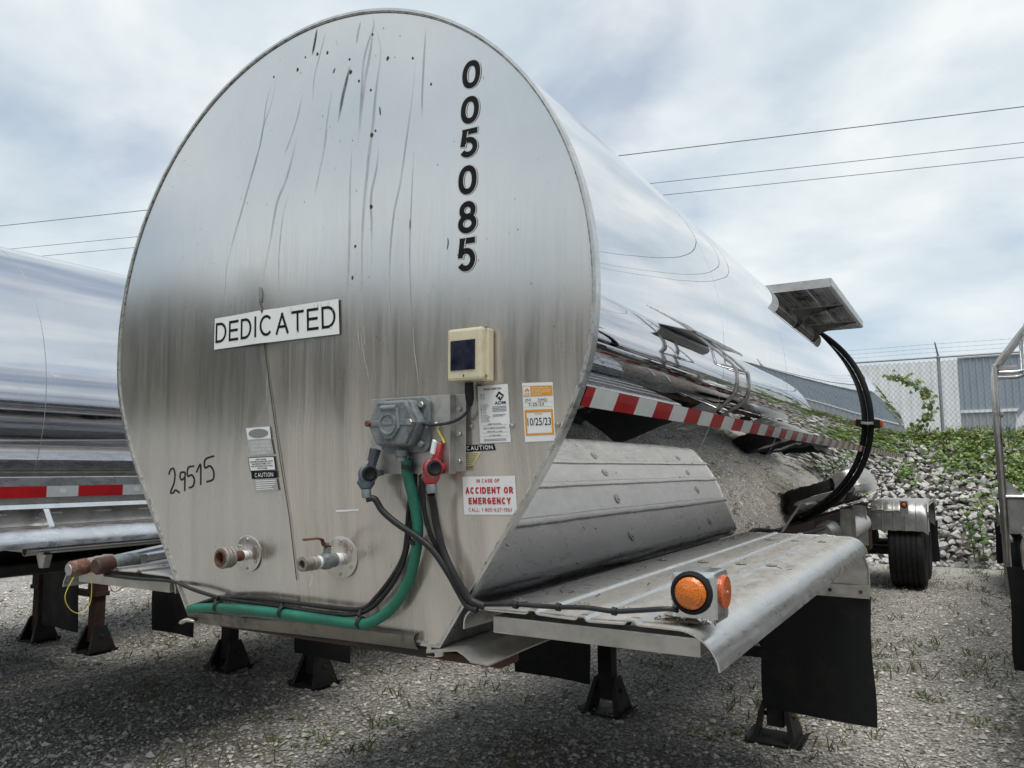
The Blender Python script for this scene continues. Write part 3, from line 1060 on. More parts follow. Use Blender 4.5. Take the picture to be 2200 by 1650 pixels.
# plain sans-serif capitals and figures as centre lines in a unit box: (advance, strokes)
GL = {
    'A': (1.0, [[(0, 0), (0.5, 1)], [(1, 0), (0.5, 1)], [(0.2, 0.33), (0.8, 0.33)]]),
    'C': (1.0, [el(0.5, 0.5, 0.5, 0.5, 42, 318, 24)]),
    'D': (1.0, [[(0, 0), (0, 1)], [(0, 1), (0.4, 1)], [(0, 0), (0.4, 0)], el(0.4, 0.5, 0.6, 0.5, 90, -90, 16)]),
    'E': (0.86, [[(0, 0), (0, 1)], [(0, 1), (1, 1)], [(0, 0.52), (0.92, 0.52)], [(0, 0), (1, 0)]]),
    'F': (0.82, [[(0, 0), (0, 1)], [(0, 1), (1, 1)], [(0, 0.52), (0.9, 0.52)]]),
    'G': (1.02, [el(0.5, 0.5, 0.5, 0.5, 42, 318, 24), [(0.62, 0.46), (0.98, 0.46)], [(0.96, 0.46), (0.96, 0.12)]]),
    'I': (0.26, [[(0.5, 0), (0.5, 1)]]),
    'L': (0.8, [[(0, 0), (0, 1)], [(0, 0), (1, 0)]]),
    'M': (1.15, [[(0, 0), (0, 1)], [(0, 1), (0.5, 0.15)], [(0.5, 0.15), (1, 1)], [(1, 1), (1, 0)]]),
    'N': (1.0, [[(0, 0), (0, 1)], [(0, 1), (1, 0)], [(1, 0), (1, 1)]]),
    'O': (1.02, [el(0.5, 0.5, 0.5, 0.5, 0, 360, 28)]),
    'R': (0.95, [[(0, 0), (0, 1)], [(0, 1), (0.55, 1)], [(0, 0.48), (0.55, 0.48)], el(0.55, 0.74, 0.42, 0.26, 90, -90, 12), [(0.5, 0.46), (1, 0)]]),
    'S': (0.92, [el(0.5, 0.75, 0.47, 0.25, 30, 270, 14) + el(0.5, 0.25, 0.5, 0.25, 90, -150, 14)[1:]]),
    'T': (0.95, [[(0, 1), (1, 1)], [(0.5, 0), (0.5, 1)]]),
    'U': (0.98, [[(0, 1), (0, 0.4)], [(1, 1), (1, 0.4)], el(0.5, 0.4, 0.5, 0.4, 180, 360, 14)]),
    'Y': (1.0, [[(0, 1), (0.5, 0.45)], [(1, 1), (0.5, 0.45)], [(0.5, 0.45), (0.5, 0)]]),
    '0': (0.8, [el(0.5, 0.5, 0.5, 0.5, 0, 360, 32, 0.9)]),
    '1': (0.5, [[(0.6, 0), (0.6, 1)], [(0.6, 1), (0.1, 0.78)]]),
    '3': (0.8, [el(0.45, 0.75, 0.47, 0.25, 150, -90, 14), el(0.45, 0.26, 0.52, 0.26, 90, -150, 14)]),
    '5': (0.8, [[(0.92, 1), (0.17, 1)], [(0.17, 1), (0.06, 0.50)], el(0.46, 0.32, 0.50, 0.32, 148, -148, 24)]),
    '6': (0.8, [el(0.5, 0.32, 0.5, 0.32, 0, 360, 24), el(0.58, 0.42, 0.58, 0.58, 180, 80, 12)]),
    '7': (0.8, [[(0, 1), (1, 1)], [(1, 1), (0.3, 0)]]),
    '8': (0.8, [el(0.5, 0.76, 0.42, 0.24, 0, 360, 24), el(0.5, 0.26, 0.5, 0.26, 0, 360, 26)]),
    '-': (0.45, [[(0.1, 0.5), (0.9, 0.5)]]),
    ':': (0.2, [[(0.5, 0.1), (0.5, 0.12)], [(0.5, 0.68), (0.5, 0.7)]]),
    ' ': (0.35, []),
}


class Decal:
    """a flat print on the head: corners (x, z) top-left, top-right, bottom-right, bottom-left"""

    def __init__(self, root, name, mat, tl, tr, br, bl, off=0.0012, surf=head_y, part=True, grid=6):
        self.c = [Vector(p) for p in (tl, tr, br, bl)]
        self.off, self.surf, self.root = off, surf, root
        self.o = None
        if part:
            self.o = self.rect(0, 0, 1, 1, mat, 0, name, root, grid)

    def pt(self, u, v, lay=0):
        a, b, c, d = self.c
        p = (a * (1 - u) + b * u) * (1 - v) + (d * (1 - u) + c * u) * v
        return (p.x, self.surf(p.x, p.y) - self.off - 0.0006 * lay, p.y)

    def rect(self, u0, v0, u1, v1, mat, lay=1, name='print', parent=None, grid=2):
        vs_, fs = [], []
        n = grid
        for j in range(n + 1):
            for i in range(n + 1):
                vs_.append(self.pt(u0 + (u1 - u0) * i / n, v0 + (v1 - v0) * j / n, lay))
        for j in range(n):
            for i in range(n):
                a = j * (n + 1) + i
                fs.append((a, a + n + 1, a + n + 2, a + 1))
        return MB().add(vs_, fs).build(name, MAT[mat], parent or self.o, fix=False)

    def poly(self, pts, mat, lay=1, name='print', parent=None):
        return MB().add([self.pt(u, v, lay) for (u, v) in pts], [tuple(range(len(pts)))]).build(name, MAT[mat], parent or self.o, fix=False)

    def text(self, s, u0, v0, u1, v1, mat, lay=2, bold=0.0, name='lettering', parent=None, spacing=1.0):
        P, F, w, h = text_mesh(s, bold, spacing)
        vs_ = [self.pt(u0 + (u1 - u0) * p[0], v1 + (v0 - v1) * p[1], lay) for p in P]
        return MB().add(vs_, F).build(name, MAT[mat], parent or self.o or self.root, fix=False)

    def drawn(self, s, u0, v0, u1, v1, mat, lay, wd, name='lettering', parent=None, draw_w=None):
        """lettering drawn with even strokes of width wd (metres)"""
        du = (self.c[1] - self.c[0]).length
        dv = (self.c[3] - self.c[0]).length
        iu, iv = wd / 2 / du, wd / 2 / dv
        gap = 0.22
        tot = sum(GL[c][0] for c in s) + gap * (len(s) - 1)
        unit = (u1 - u0) / tot
        m = MB()
        u = u0
        q = 0
        w = draw_w or wd
        for c in s:
            adv, strokes = GL[c]
            a0, a1 = u + iu, u + adv * unit - iu
            for st in strokes:
                P = [(a0 + (a1 - a0) * x, v1 - iv + (v0 + iv - (v1 - iv)) * y) for (x, y) in st]
                Q = [Vector(self.pt(a, b, lay + 0.12 * (q % 4))) for (a, b) in P]
                q += 1
                closed = (Q[0] - Q[-1]).length < 1e-5
                n = len(Q)
                if n == 2:
                    d = (Q[1] - Q[0]).normalized() * (w / 2)
                    Q = [Q[0] - d, Q[1] + d]
                vs_ = []
                for i, p in enumerate(Q):
                    if closed:
                        d = Q[(i + 1) % (n - 1)] - Q[(i - 1) % (n - 1)]
                    else:
                        d = Q[min(i + 1, n - 1)] - Q[max(i - 1, 0)]
                    d.normalize()
                    sd2 = Vector((d.z, 0, -d.x)).normalized() * (w / 2)
                    vs_ += [p - sd2, p + sd2]
                m.add(vs_, [(2 * i, 2 * i + 1, 2 * i + 3, 2 * i + 2) for i in range(n - 1)])
            u += (adv + gap) * unit
        return m.build(name, MAT[mat], parent or self.o or self.root, fix=False)

    def stroke(self, path, wd, mat, lay=2, name='print', parent=None):
        return ribbon([self.pt(u, v, lay) for (u, v) in path], wd, mat, name, parent or self.o or self.root)


def ribbon(path, wd, mat, name, parent, taper=False):
    P = [Vector(p) for p in path]
    n = len(P)
    vs_, fs = [], []
    for i, p in enumerate(P):
        d = (P[min(i + 1, n - 1)] - P[max(i - 1, 0)]).normalized()
        s = Vector((d.z, 0, -d.x)).normalized()
        w_ = wd[i] if isinstance(wd, list) else wd
        if taper:
            w_ = w_ * (0.35 + 0.65 * math.sin(math.pi * (i + 0.5) / n))
        vs_ += [p - s * (w_ / 2), p - s * (w_ / 5), p + s * (w_ / 5), p + s * (w_ / 2)]
    for i in range(n - 1):
        for k in range(3):
            fs.append((4 * i + k, 4 * i + k + 1, 4 * i + k + 5, 4 * i + k + 4))
    o = MB().add(vs_, fs).build(name, MAT[mat], parent, fix=False)
    at = o.data.attributes.new('fade', 'FLOAT', 'POINT')      # soft edges and ends for stains
    at.data.foreach_set('value', [0.0 if (k in (0, 3)) else min(1.0, 4.0 * min(i + 0.15, n - 0.85 - i) / n) for i in range(n) for k in range(4)])
    return o


# ================================================================ ground and slope
g = MB()
vs_, fs = [], []
xs = [-400, -60, -20, -12, -8, -4, 0, 4, 8, 14, 30, 400]
ys = [-600, -40, -10, 0, 4, 8, 12, 13.9]
for y in ys:
    for x in xs:
        vs_.append((x, y, 0))
for j in range(len(ys) - 1):
    for i in range(len(xs) - 1):
        a = j * len(xs) + i
        fs.append((a, a + 1, a + len(xs) + 1, a + len(xs)))
tag(g.add(vs_, fs).build('gravel_lot', MAT['gravel'], None, fix=False), kind='structure')


def slope_z(y):
    t = (y - 13.35) / 3.15
    return -0.10 + 2.32 * max(0.0, min(1.0, t)) ** 0.92


b = MB()
vs_, fs = [], []
yy_ = [13.2 + 3.4 * i / 16 for i in range(17)] + [30, 120, 900]
xx_ = [-400, -40] + [-24 + 1.2 * i for i in range(41)] + [60, 400]
for y in yy_:
    for x in xx_:
        vs_.append((x, y, slope_z(y) - 0.04 + (0.05 * mnoise.noise(Vector((x * 0.9, y * 0.9, 0))) if 13.3 < y < 17 else 0)))
for j in range(len(yy_) - 1):
    for i in range(len(xx_) - 1):
        a = j * len(xx_) + i
        fs.append((a, a + 1, a + len(xx_) + 1, a + len(xx_)))
embank = tag(b.add(vs_, fs).build('embankment', MAT['soil'], None, smooth=True, fix=False), kind='structure')

# riprap stones: hulls of random points, a dozen shapes shared
stones = []
for k in range(12):
    r2 = random.Random(100 + k)
    bm = bmesh.new()
    ex = (r2.uniform(0.8, 1.25), r2.uniform(0.7, 1.0), r2.uniform(0.45, 0.75))
    for i in range(15):
        d = Vector((r2.gauss(0, 1), r2.gauss(0, 1), r2.gauss(0, 1))).normalized() * r2.uniform(0.85, 1.05)
        bm.verts.new((d.x * ex[0], d.y * ex[1], d.z * ex[2]))
    res = bmesh.ops.convex_hull(bm, input=bm.verts)
    bmesh.ops.delete(bm, geom=[v for v in bm.verts if not v.link_faces], context='VERTS')
    me = bpy.data.meshes.new('stone')
    bm.to_mesh(me)
    bm.free()
    me.materials.append(MAT['stone'])
    stones.append(me)

rs = random.Random(5)
spots = []
for row in range(34):
    yv = 13.28 + row * 0.094
    xv = -16.0 + rs.uniform(0, 0.1)
    while xv < 16.0:
        sz = rs.choice((0.035, 0.045, 0.052, 0.06, 0.07, 0.085, 0.11)) * rs.uniform(0.85, 1.15)
        spots.append((xv, yv + rs.uniform(-0.04, 0.04), sz))
        xv += sz * rs.uniform(1.35, 1.75)
inview = sorted([s for s in spots if 0.75 < s[0] < 3.4 and s[1] < 16.6], key=lambda s: s[1])
single = set(id(s) for s in inview[:300])
sv, sf = [], []
for s in spots:
    x, y, sz = s
    far = not (-0.5 < x < 4.5)
    if far and rs.random() < 0.25:
        continue
    me = rs.choice(stones)
    rot = Matrix.Rotation(rs.uniform(0, 6.28), 3, 'Z') @ Matrix.Rotation(rs.gauss(0.35, 0.35), 3, 'X') @ Matrix.Rotation(rs.gauss(0, 0.35), 3, 'Y')
    z = max(0.0, slope_z(y)) + sz * 0.25 + rs.uniform(-0.01, 0.025)
    if id(s) in single:
        o = link('stone', me, embank)
        o.matrix_local = Matrix.Translation((x, y, z)) @ rot.to_4x4() @ Matrix.Scale(sz, 4)
    else:
        o_ = len(sv)
        sv += [tuple(rot @ (v.co * sz) + Vector((x, y, z))) for v in me.vertices]
        sf += [tuple(i + o_ for i in p.vertices) for p in me.polygons]
tag(MB().add(sv, sf).build('stone_mass', MAT['stone'], embank, fix=False), kind='stuff')


# loose gravel near the camera: tens of thousands of pebbles in one mesh
def tinted_mesh(name, V, F, T, mat, kind='stuff', label=None, cat=None, parent=None, smooth=False):
    me = bpy.data.meshes.new(name)
    me.from_pydata(V, [], F)
    at = me.attributes.new('tint', 'FLOAT_COLOR', 'FACE')
    at.data.foreach_set('color', np.asarray(T, dtype=np.float32).ravel())
    me.materials.append(mat)
    o = link(name, me, parent)
    if smooth:
        for p in me.polygons:
            p.use_smooth = True
    tag(o, label, cat, None, kind)
    return o


rg = np.random.default_rng(3)
NP = 84000
u = rg.random(NP)
py = 0.0 + 11.4 * u ** 1.5
px = rg.uniform(-1, 1, NP) * 1.0
# a fan in front of the camera, between the wheels and beyond
px = -2.6 + px * (6.6 + py * 0.15) + (rg.random(NP) - 0.5)
pz = np.zeros(NP)
sz = rg.gamma(4.0, 0.0022, NP) + 0.0035
oct_v = np.array([(1, 0, 0), (-1, 0, 0), (0, 1, 0), (0, -1, 0), (0, 0, 1), (0, 0, -1)], dtype=float)
oct_f = np.array([(0, 2, 4), (2, 1, 4), (1, 3, 4), (3, 0, 4), (2, 0, 5), (1, 2, 5), (3, 1, 5), (0, 3, 5)])
jit = oct_v[None] * rg.uniform(0.6, 1.25, (NP, 6, 1)) + rg.normal(0, 0.16, (NP, 6, 3))
jit *= np.stack([rg.uniform(0.8, 1.4, NP), rg.uniform(0.7, 1.1, NP), rg.uniform(0.45, 0.8, NP)], 1)[:, None, :]
an = rg.uniform(0, 6.28, NP)
ca, sa = np.cos(an)[:, None], np.sin(an)[:, None]
X = jit[:, :, 0] * ca - jit[:, :, 1] * sa
Y = jit[:, :, 0] * sa + jit[:, :, 1] * ca
V = np.stack([X * sz[:, None] + px[:, None], Y * sz[:, None] + py[:, None], jit[:, :, 2] * sz[:, None] + sz[:, None] * 0.35 + pz[:, None]], 2).reshape(-1, 3)
F = (oct_f[None] + (np.arange(NP) * 6)[:, None, None]).reshape(-1, 3)
lum = np.clip(rg.normal(0.50, 0.16, NP), 0.14, 0.84)
tint = np.stack([lum, lum * rg.uniform(0.93, 0.98, NP), lum * rg.uniform(0.83, 0.95, NP), np.ones(NP)], 1)
tinted_mesh('loose_gravel', V.tolist(), F.tolist(), np.repeat(tint, 8, 0), MAT['pebble'], 'stuff', 'pale grey crushed stone scattered over the lot', 'gravel')


# ---------------------------------------------------------------- leaves
def leaf(V, F, T, p, d, n, ln, wd, c, fold=0.25):
    """one folded pointed leaf: base p, direction d, normal n"""
    d = Vector(d).normalized()
    n = Vector(n)
    s = d.cross(n)
    if s.length < 1e-3:
        s = d.cross(Vector((1, 0.3, 0.2)))
    s.normalize()
    n = s.cross(d)
    p = Vector(p)
    o = len(V)
    V += [tuple(p), tuple(p + d * ln * 0.35 + s * wd + n * wd * fold), tuple(p + d * ln * 0.72 + s * wd * 0.72 + n * wd * fold * 0.4), tuple(p + d * ln - n * ln * 0.12),
          tuple(p + d * ln * 0.72 - s * wd * 0.72 + n * wd * fold * 0.4), tuple(p + d * ln * 0.35 - s * wd + n * wd * fold), tuple(p + d * ln * 0.5)]
    F += [(o, o + 1, o + 6), (o + 1, o + 2, o + 6), (o + 2, o + 3, o + 6), (o + 3, o + 4, o + 6), (o + 4, o + 5, o + 6), (o + 5, o, o + 6)]
    T += [(*c, 1)] * 6


def green(r, base=(0.20, 0.30, 0.085), v=0.4):
    k = 1 + r.uniform(-v, v)
    y = r.uniform(-0.2, 0.35)
    return (min(1, base[0] * k * (1 + y)), base[1] * k, base[2] * k)


# ground cover over the rocks
rv = random.Random(12)
V, F, T = [], [], []
clumps = []
for k in range(760):
    x = rv.uniform(-9, 9)
    y = 13.6 + 3.1 * rv.random() ** 0.55
    if y < 15.0 and rv.random() < 0.80:
        continue
    if mnoise.noise(Vector((x * 0.7, y * 0.9, 4.0))) < 0.02 and y < 16.2:
        continue
    clumps.append((x, y, rv.uniform(0.16, 0.36)))
for (x, y, r) in clumps:
    for i in range(int(40 * r / 0.26)):
        a, q = rv.uniform(0, 6.28), r * math.sqrt(rv.random())
        X, Y = x + math.cos(a) * q, y + math.sin(a) * q
        Z = max(0, slope_z(Y)) + rv.uniform(0.04, 0.10) + 0.20 * (1 - (q / r) ** 2) * rv.random()
        d = Vector((rv.gauss(0, 1), rv.gauss(-0.3, 1), rv.gauss(0.1, 0.5)))
        leaf(V, F, T, (X, Y, Z), d, (rv.gauss(0, 0.5), rv.gauss(-0.4, 0.5), 1), rv.uniform(0.05, 0.10), rv.uniform(0.022, 0.042), green(rv))
for k in range(5200):                        # dry and green grass along the top of the slope
    x, y = rv.uniform(-9, 9), rv.uniform(16.1, 17.4)
    c = (0.20, 0.18, 0.085) if rv.random() < 0.45 else green(rv, (0.13, 0.17, 0.055), 0.3)
    leaf(V, F, T, (x, y, slope_z(y)), (rv.gauss(0, 0.3), rv.gauss(0, 0.3), 1), (rv.gauss(0, 1), -1, 0), rv.uniform(0.12, 0.34), 0.008, c, 0.0)
tinted_mesh('ground_cover', V, F, T, MAT['leaf'], 'stuff', 'tangled green vines and grass creeping over the rock slope', 'ground cover')

# weeds between the gravel
V, F, T = [], [], []
wspots = [(-1.511, 2.268, 0), (0.888, 6.325, 0), (1.105, 5.381, 0), (1.477, 4.703, 0), (1.675, 5.884, 0), (0.421, 3.094, 0), (1.327, 6.362, 0), (-1.641, 1.802, 0), (-0.601, 4.569, 0), (-5.413, 1.973, 0), (1.781, 4.181, 0)]
for (x, y, z) in wspots:
    for k in range(3):
        wspots_r = 0.07
        for i in range(10):
            X, Y = x + rv.gauss(0, 0.09), y + rv.gauss(0, 0.09)
            leaf(V, F, T, (X, Y, 0.01), (rv.gauss(0, 1), rv.gauss(0, 1), rv.uniform(0.2, 1.2)), (0, 0, 1), rv.uniform(0.025, 0.06), rv.uniform(0.006, 0.012), green(rv, (0.13, 0.19, 0.06), 0.3))
for k in range(3000):
    y = 1.0 + 12 * rv.random()
    x = rv.uniform(-8, 4.2)
    if mnoise.noise(Vector((x * 0.8, y * 0.8, 9.0))) < 0.12 and rv.random() < 0.8:
        continue
    for i in range(rv.randint(3, 7)):
        c = (0.26, 0.22, 0.12) if rv.random() < 0.35 else green(rv, (0.13, 0.17, 0.06), 0.35)
        leaf(V, F, T, (x + rv.gauss(0, 0.025), y + rv.gauss(0, 0.025), 0.0), (rv.gauss(0, 0.5), rv.gauss(0, 0.5), rv.uniform(0.4, 1)), (rv.gauss(0, 1), -1, 0.3), rv.uniform(0.04, 0.12), rv.uniform(0.0025, 0.006), c, 0.1)
tinted_mesh('sparse_weeds', V, F, T, MAT['leaf'], 'stuff', 'thin grass and small weeds poking through the gravel', 'weeds')


def milkweed(name, label, base, stems, group):
    t = thing(name, label, 'plant', base, group)
    r2 = random.Random(int(base[0] * 1000))
    for (dx, dy, h, lean) in stems:
        top = Vector((dx + lean, dy, h))
        path = smooth_path([(dx, dy, -0.05), (dx + lean * 0.3, dy, h * 0.4), tuple(top)], 5)
        MB().tube(path, [0.012 - 0.007 * i / (len(path) - 1) for i in range(len(path))], 6).build('stem', MAT['stem'], t, smooth=True)
        V, F, T = [], [], []
        n = int(h / 0.075)
        for k in range(2, n + 1):
            f = k / n
            p = Vector((dx + lean * f * f, dy, h * f))
            for s in (0, math.pi):
                a = k * 1.57 + s + r2.uniform(-0.3, 0.3)
                el = 0.15 + 0.75 * f + r2.uniform(-0.15, 0.15)
                d = Vector((math.cos(a), math.sin(a), el))
                ln = (0.21 if f > 0.3 else 0.14) * (1.1 - 0.35 * f) * r2.uniform(0.85, 1.15)
                c = (0.42, 0.36, 0.05) if (k == 2 and r2.random() < 0.5) else green(r2, (0.17, 0.29, 0.10), 0.3)
                leaf(V, F, T, p, d, (0, 0, 1), ln, ln * 0.27, c, 0.3)
        tinted_mesh('foliage', V, F, T, MAT['leaf'], None, parent=t)
    return t


milkweed('milkweed_plant', 'tall leafy weed with two stems growing at the foot of the rock slope', (1.84, 13.25, 0.0), [(-0.07, 0, 0.90, -0.10), (0.06, 0.02, 0.98, -0.06)], None)
milkweed('milkweed_plant', 'leafy weed half hidden behind the ladder rail of the right-hand trailer', (2.42, 14.1, 0.42), [(0, 0, 0.75, 0.02), (0.12, 0.05, 0.6, 0.05)], None)

# ---------------------------------------------------------------- chain-link fence
FY, FZ0, FZ1 = 16.75, 2.20, 3.98
fence = thing('chain_link_fence', 'galvanised chain-link fence with barbed wire along the top of the slope', 'fence', (0, FY, 0))
b = MB()
step = 0.095
x = -13.0
hgt = FZ1 - FZ0 - 0.03


def seg_wire(mb, a, c, r=0.0022):
    a, c = Vector(a), Vector(c)
    d = (c - a).normalized()
    s = d.cross(Vector((0, 1, 0))).normalized() * r
    n = Vector((0, r, 0))
    mb.add([a - s, a + s, a + n, c - s, c + s, c + n], [(0, 1, 4, 3), (1, 2, 5, 4), (2, 0, 3, 5)])


while x < 13.0:
    for s in (-1, 1):
        seg_wire(b, (x, 0.012 * s, FZ0), (x + s * hgt * 0.78, 0.012 * s, FZ0 + hgt))
    x += step
b.build('wire_mesh', MAT['fencewire'], fence, fix=False)
MB().cyl((-14, 0, FZ1), (14, 0, FZ1), 0.021, None, 8).build('top_rail', MAT['galv'], fence, smooth=True)
for k in range(-4, 5):
    X = 1.33 + 3.0 * k
    post = MB().cyl((X, 0.03, 2.0), (X, 0.03, FZ1 + 0.03), 0.034, None, 12).build('post', MAT['galv'], fence, smooth=True)
    MB().tube([(X, 0.03, FZ1), (X, 0.0, FZ1 + 0.04), (X - 0.04, -0.20, FZ1 + 0.30)], [0.022, 0.02, 0.012], 8).build('barb_arm', MAT['galv'], post, smooth=True)
for k in range(3):
    f = (k + 0.6) / 2.8
    yy2, zz2 = -0.20 * f, FZ1 + 0.06 + 0.22 * f
    m = MB()
    pts = [(-14 + 0.5 * i, yy2, zz2 - 0.012 * (1 - (((i % 6) - 3) / 3) ** 2)) for i in range(57)]
    m.tube(pts, 0.0028, 3)
    for i in range(190):
        xx = -14 + 0.147 * i
        m.bar((xx - 0.014, yy2, zz2 - 0.022), (xx + 0.014, yy2, zz2 + 0.010), 0.003, 0.003)
    m.build('barbed_strand', MAT['fencewire'], fence, fix=False)

# vine climbing the fence
vine = thing('climbing_vine', 'arching green vine climbing the chain-link fence left of the post', 'vine', (0.75, 16.66, 2.2))
rv = random.Random(21)
V, F, T = [], [], []
path = smooth_path([(0.444, 16.62, 2.151), (0.681, 16.62, 2.442), (1.001, 16.6, 2.676), (1.131, 16.58, 2.983), (1.035, 16.58, 3.283), (0.785, 16.58, 3.526), (0.434, 16.6, 3.671)], 10)
path = [Vector(p) - Vector((0.75, 16.66, 2.2)) for p in path]
MB().tube(path, 0.006, 5).build('stem', MAT['stem'], vine, smooth=True)
for i, p in enumerate(path):
    dens = 3 if i > 12 else 2
    for q in range(dens):
        leaf(V, F, T, p + Vector((rv.gauss(0, 0.06), rv.gauss(0, 0.03), rv.gauss(-0.03, 0.06))), (rv.gauss(0, 1), rv.gauss(-0.4, 0.5), rv.gauss(-0.7, 0.6)), (rv.gauss(0, 0.4), -1, 0.5), rv.uniform(0.07, 0.13), rv.uniform(0.03, 0.055), green(rv, (0.16, 0.23, 0.075), 0.4))
p2 = smooth_path([(0.445, 16.6, 2.15), (0.286, 16.6, 2.552), (0.254, 16.6, 2.804), (0.084, 16.6, 3.063)], 8)
p2 = [Vector(p) - Vector((0.75, 16.66, 2.2)) for p in p2]
MB().tube(p2, 0.005, 5).build('stem', MAT['stem'], vine, smooth=True)
for p in p2:
    for q in range(4):
        leaf(V, F, T, p + Vector((rv.gauss(0, 0.10), rv.gauss(0, 0.04), rv.gauss(-0.02, 0.07))), (rv.gauss(0, 1), rv.gauss(-0.4, 0.5), rv.gauss(-0.3, 0.6)), (rv.gauss(0, 0.4), -1, 0.5), rv.uniform(0.06, 0.11), rv.uniform(0.026, 0.046), green(rv, (0.16, 0.23, 0.075), 0.4))
tinted_mesh('foliage', V, F, T, MAT['leaf'], None, parent=vine)


# ---------------------------------------------------------------- warehouse behind the fence
wh = thing('warehouse', 'large metal-clad warehouse, white bay beside a blue-grey wall, behind the fence', 'building', (0, 44, 2.2))


def corrugated(x0, x1, y, z0, z1, pitch=0.30, d=0.045):
    vs_, fs = [], []
    x = x0
    k = 0
    pts = []
    while x < x1 - 1e-6:
        for (f, dd) in ((0.0, 0), (0.55, 0), (0.65, -d), (0.90, -d), (1.0, 0)):
            pts.append((min(x + f * pitch, x1), y + dd))
        x += pitch
    for (a, c) in pts:
        vs_ += [(a, c, z0), (a, c, z1)]
    for i in range(len(pts) - 1):
        fs.append((2 * i, 2 * i + 2, 2 * i + 3, 2 * i + 1))
    return MB().add(vs_, fs)


corrugated(1.53, 70, 0, 2.40, 5.10).build('upper_wall', MAT['clad'], wh, fix=False)
corrugated(1.53, 70, 0.02, 0.0, 2.30).build('lower_wall', MAT['cladlow'], wh, fix=False)
MB().box(1.53, 70, -0.08, 0.0, 2.28, 2.42).build('white_trim', MAT['cladwhite'], wh)
MB().box(1.50, 70.2, -0.10, 30, 5.09, 5.16).build('roof', MAT['cladlow'], wh)
corrugated(-12.0, 1.52, -0.6, 0.85, 4.98, 0.5, 0.03).build('white_wall', MAT['cladwhite'], wh, fix=False)
MB().box(-12.0, 1.52, -0.50, 30, 0.0, 5.0).build('white_bay', MAT['cladwhite'], wh)
MB().box(-1.4, 1.50, -1.0, -0.62, 0.0, 0.95).build('brown_plinth', MAT['brick'], wh)

# ---------------------------------------------------------------- power lines and their poles
dirw = Vector((0.97, 0.24, 0)).normalized()
base_w = Vector((0, 25.0, 0)) + Vector((0, 0.05, 0))
for k, (h, lab) in enumerate(((13.0, 'uppermost of three power cables crossing the sky behind the trailer'), (11.85, 'middle of three power cables crossing the sky behind the trailer'), (11.38, 'lowest of three power cables crossing the sky behind the trailer'))):
    pts = []
    for i in range(41):
        s = -70 + 140 * i / 40
        sag = 0.32 * ((s + 8) / 40.0) ** 2 - 0.22
        p = base_w + dirw * s
        pts.append((p.x, p.y, h + sag))
    pc = MB().tube(pts, 0.017 if k == 0 else 0.012, 5).build('power_cable', MAT['wire'], None, smooth=True)
    tag(pc, lab, 'cable', 'power cables')

# ---------------------------------------------------------------- trees across the lot, behind the camera (seen in the polished metal)
V, F, T = [], [], []
rv = random.Random(77)
for k in range(34):
    ta, tr_ = R_(-78 + 4.4 * k + rv.uniform(-0.8, 0.8)), 38 + rv.uniform(-3, 3)   # the belt curves round the lot
    x, y = math.sin(ta) * tr_, -math.cos(ta) * tr_
    h = rv.uniform(9.6, 10.8)
    for i in range(620):
        a, q = rv.uniform(0, 6.28), 3.4 * math.sqrt(rv.random())
        z = rv.uniform(0.2, 1.0)
        rad = min(1.0, 2.4 * math.sin(z * math.pi * 0.985) ** 0.6)
        leaf(V, F, T, (x + math.cos(a) * q * rad, y + math.sin(a) * q * rad, z * h), (rv.gauss(0, 1), rv.gauss(0, 1), rv.gauss(0, 0.6)), (rv.gauss(0, 1), rv.gauss(0, 1), 1), rv.uniform(0.6, 1.0), rv.uniform(0.25, 0.45), green(rv, (0.17, 0.19, 0.14), 0.3))
tinted_mesh('far_trees', V, F, T, MAT['leaf'], 'stuff', 'dark belt of trees across the lot, mirrored in the tank end', 'trees')

# ================================================================ MAIN TRAILER
tr = thing('tank_trailer', 'nearest tanker trailer, polished tank with the number 005085 on its front end', 'trailer', (0, 0, 0), None)
LT = 10.9
shell = make_shell(MAIN, LT, MAT['mirror'], tr, n=220, ny=60, skirt=4.4)
head = make_head(MAIN, MAT['head'], tr)
sweep_rim(MAIN, 'end_rim', MAT['rim'], tr, -0.006, 0.012, -0.004, 0.004)
sweep_rim(MAIN, 'end_band', MAT['rim'], tr, 0.012, 0.030, -0.004, 0.0015)
sweep_rim(MAIN, 'sealant_bead', MAT['sealant'], tr, -0.0040, -0.001, -0.0085, -0.004)
for y in (1.19, 2.37, 7.4, 9.2):
    sweep_rim(MAIN, 'sheet_seam', MAT['mirror2'], shell, y, y + 0.003, -0.001, 0.0005, 160, 1.0 if y > 4.4 else 0.0)
chassis(tr, LT, (-0.42, 0.69), 3.25, ((0.70, 1.285), (-0.93, -0.37)))

# tape along the side
tape_z0, tape_z1 = 1.784, 1.836


def main_tape(y, v):
    z = tape_z1 + (tape_z0 - tape_z1) * v
    a = math.asin(z - ZC)
    q = max(0.0, min(1.0, (y - 2.9) / 2.6))
    rr = MAIN.rho(a)
    rr += (1 - rr) * q * q * (3 - 2 * q)
    return (rr * math.cos(a) + 0.0020, y, ZC + rr * math.sin(a))


tape_run(tr, main_tape, 0.036, 0.090, [0.2])
tape_run(tr, main_tape, 0.090, 10.7, [0.155], red_first=False)

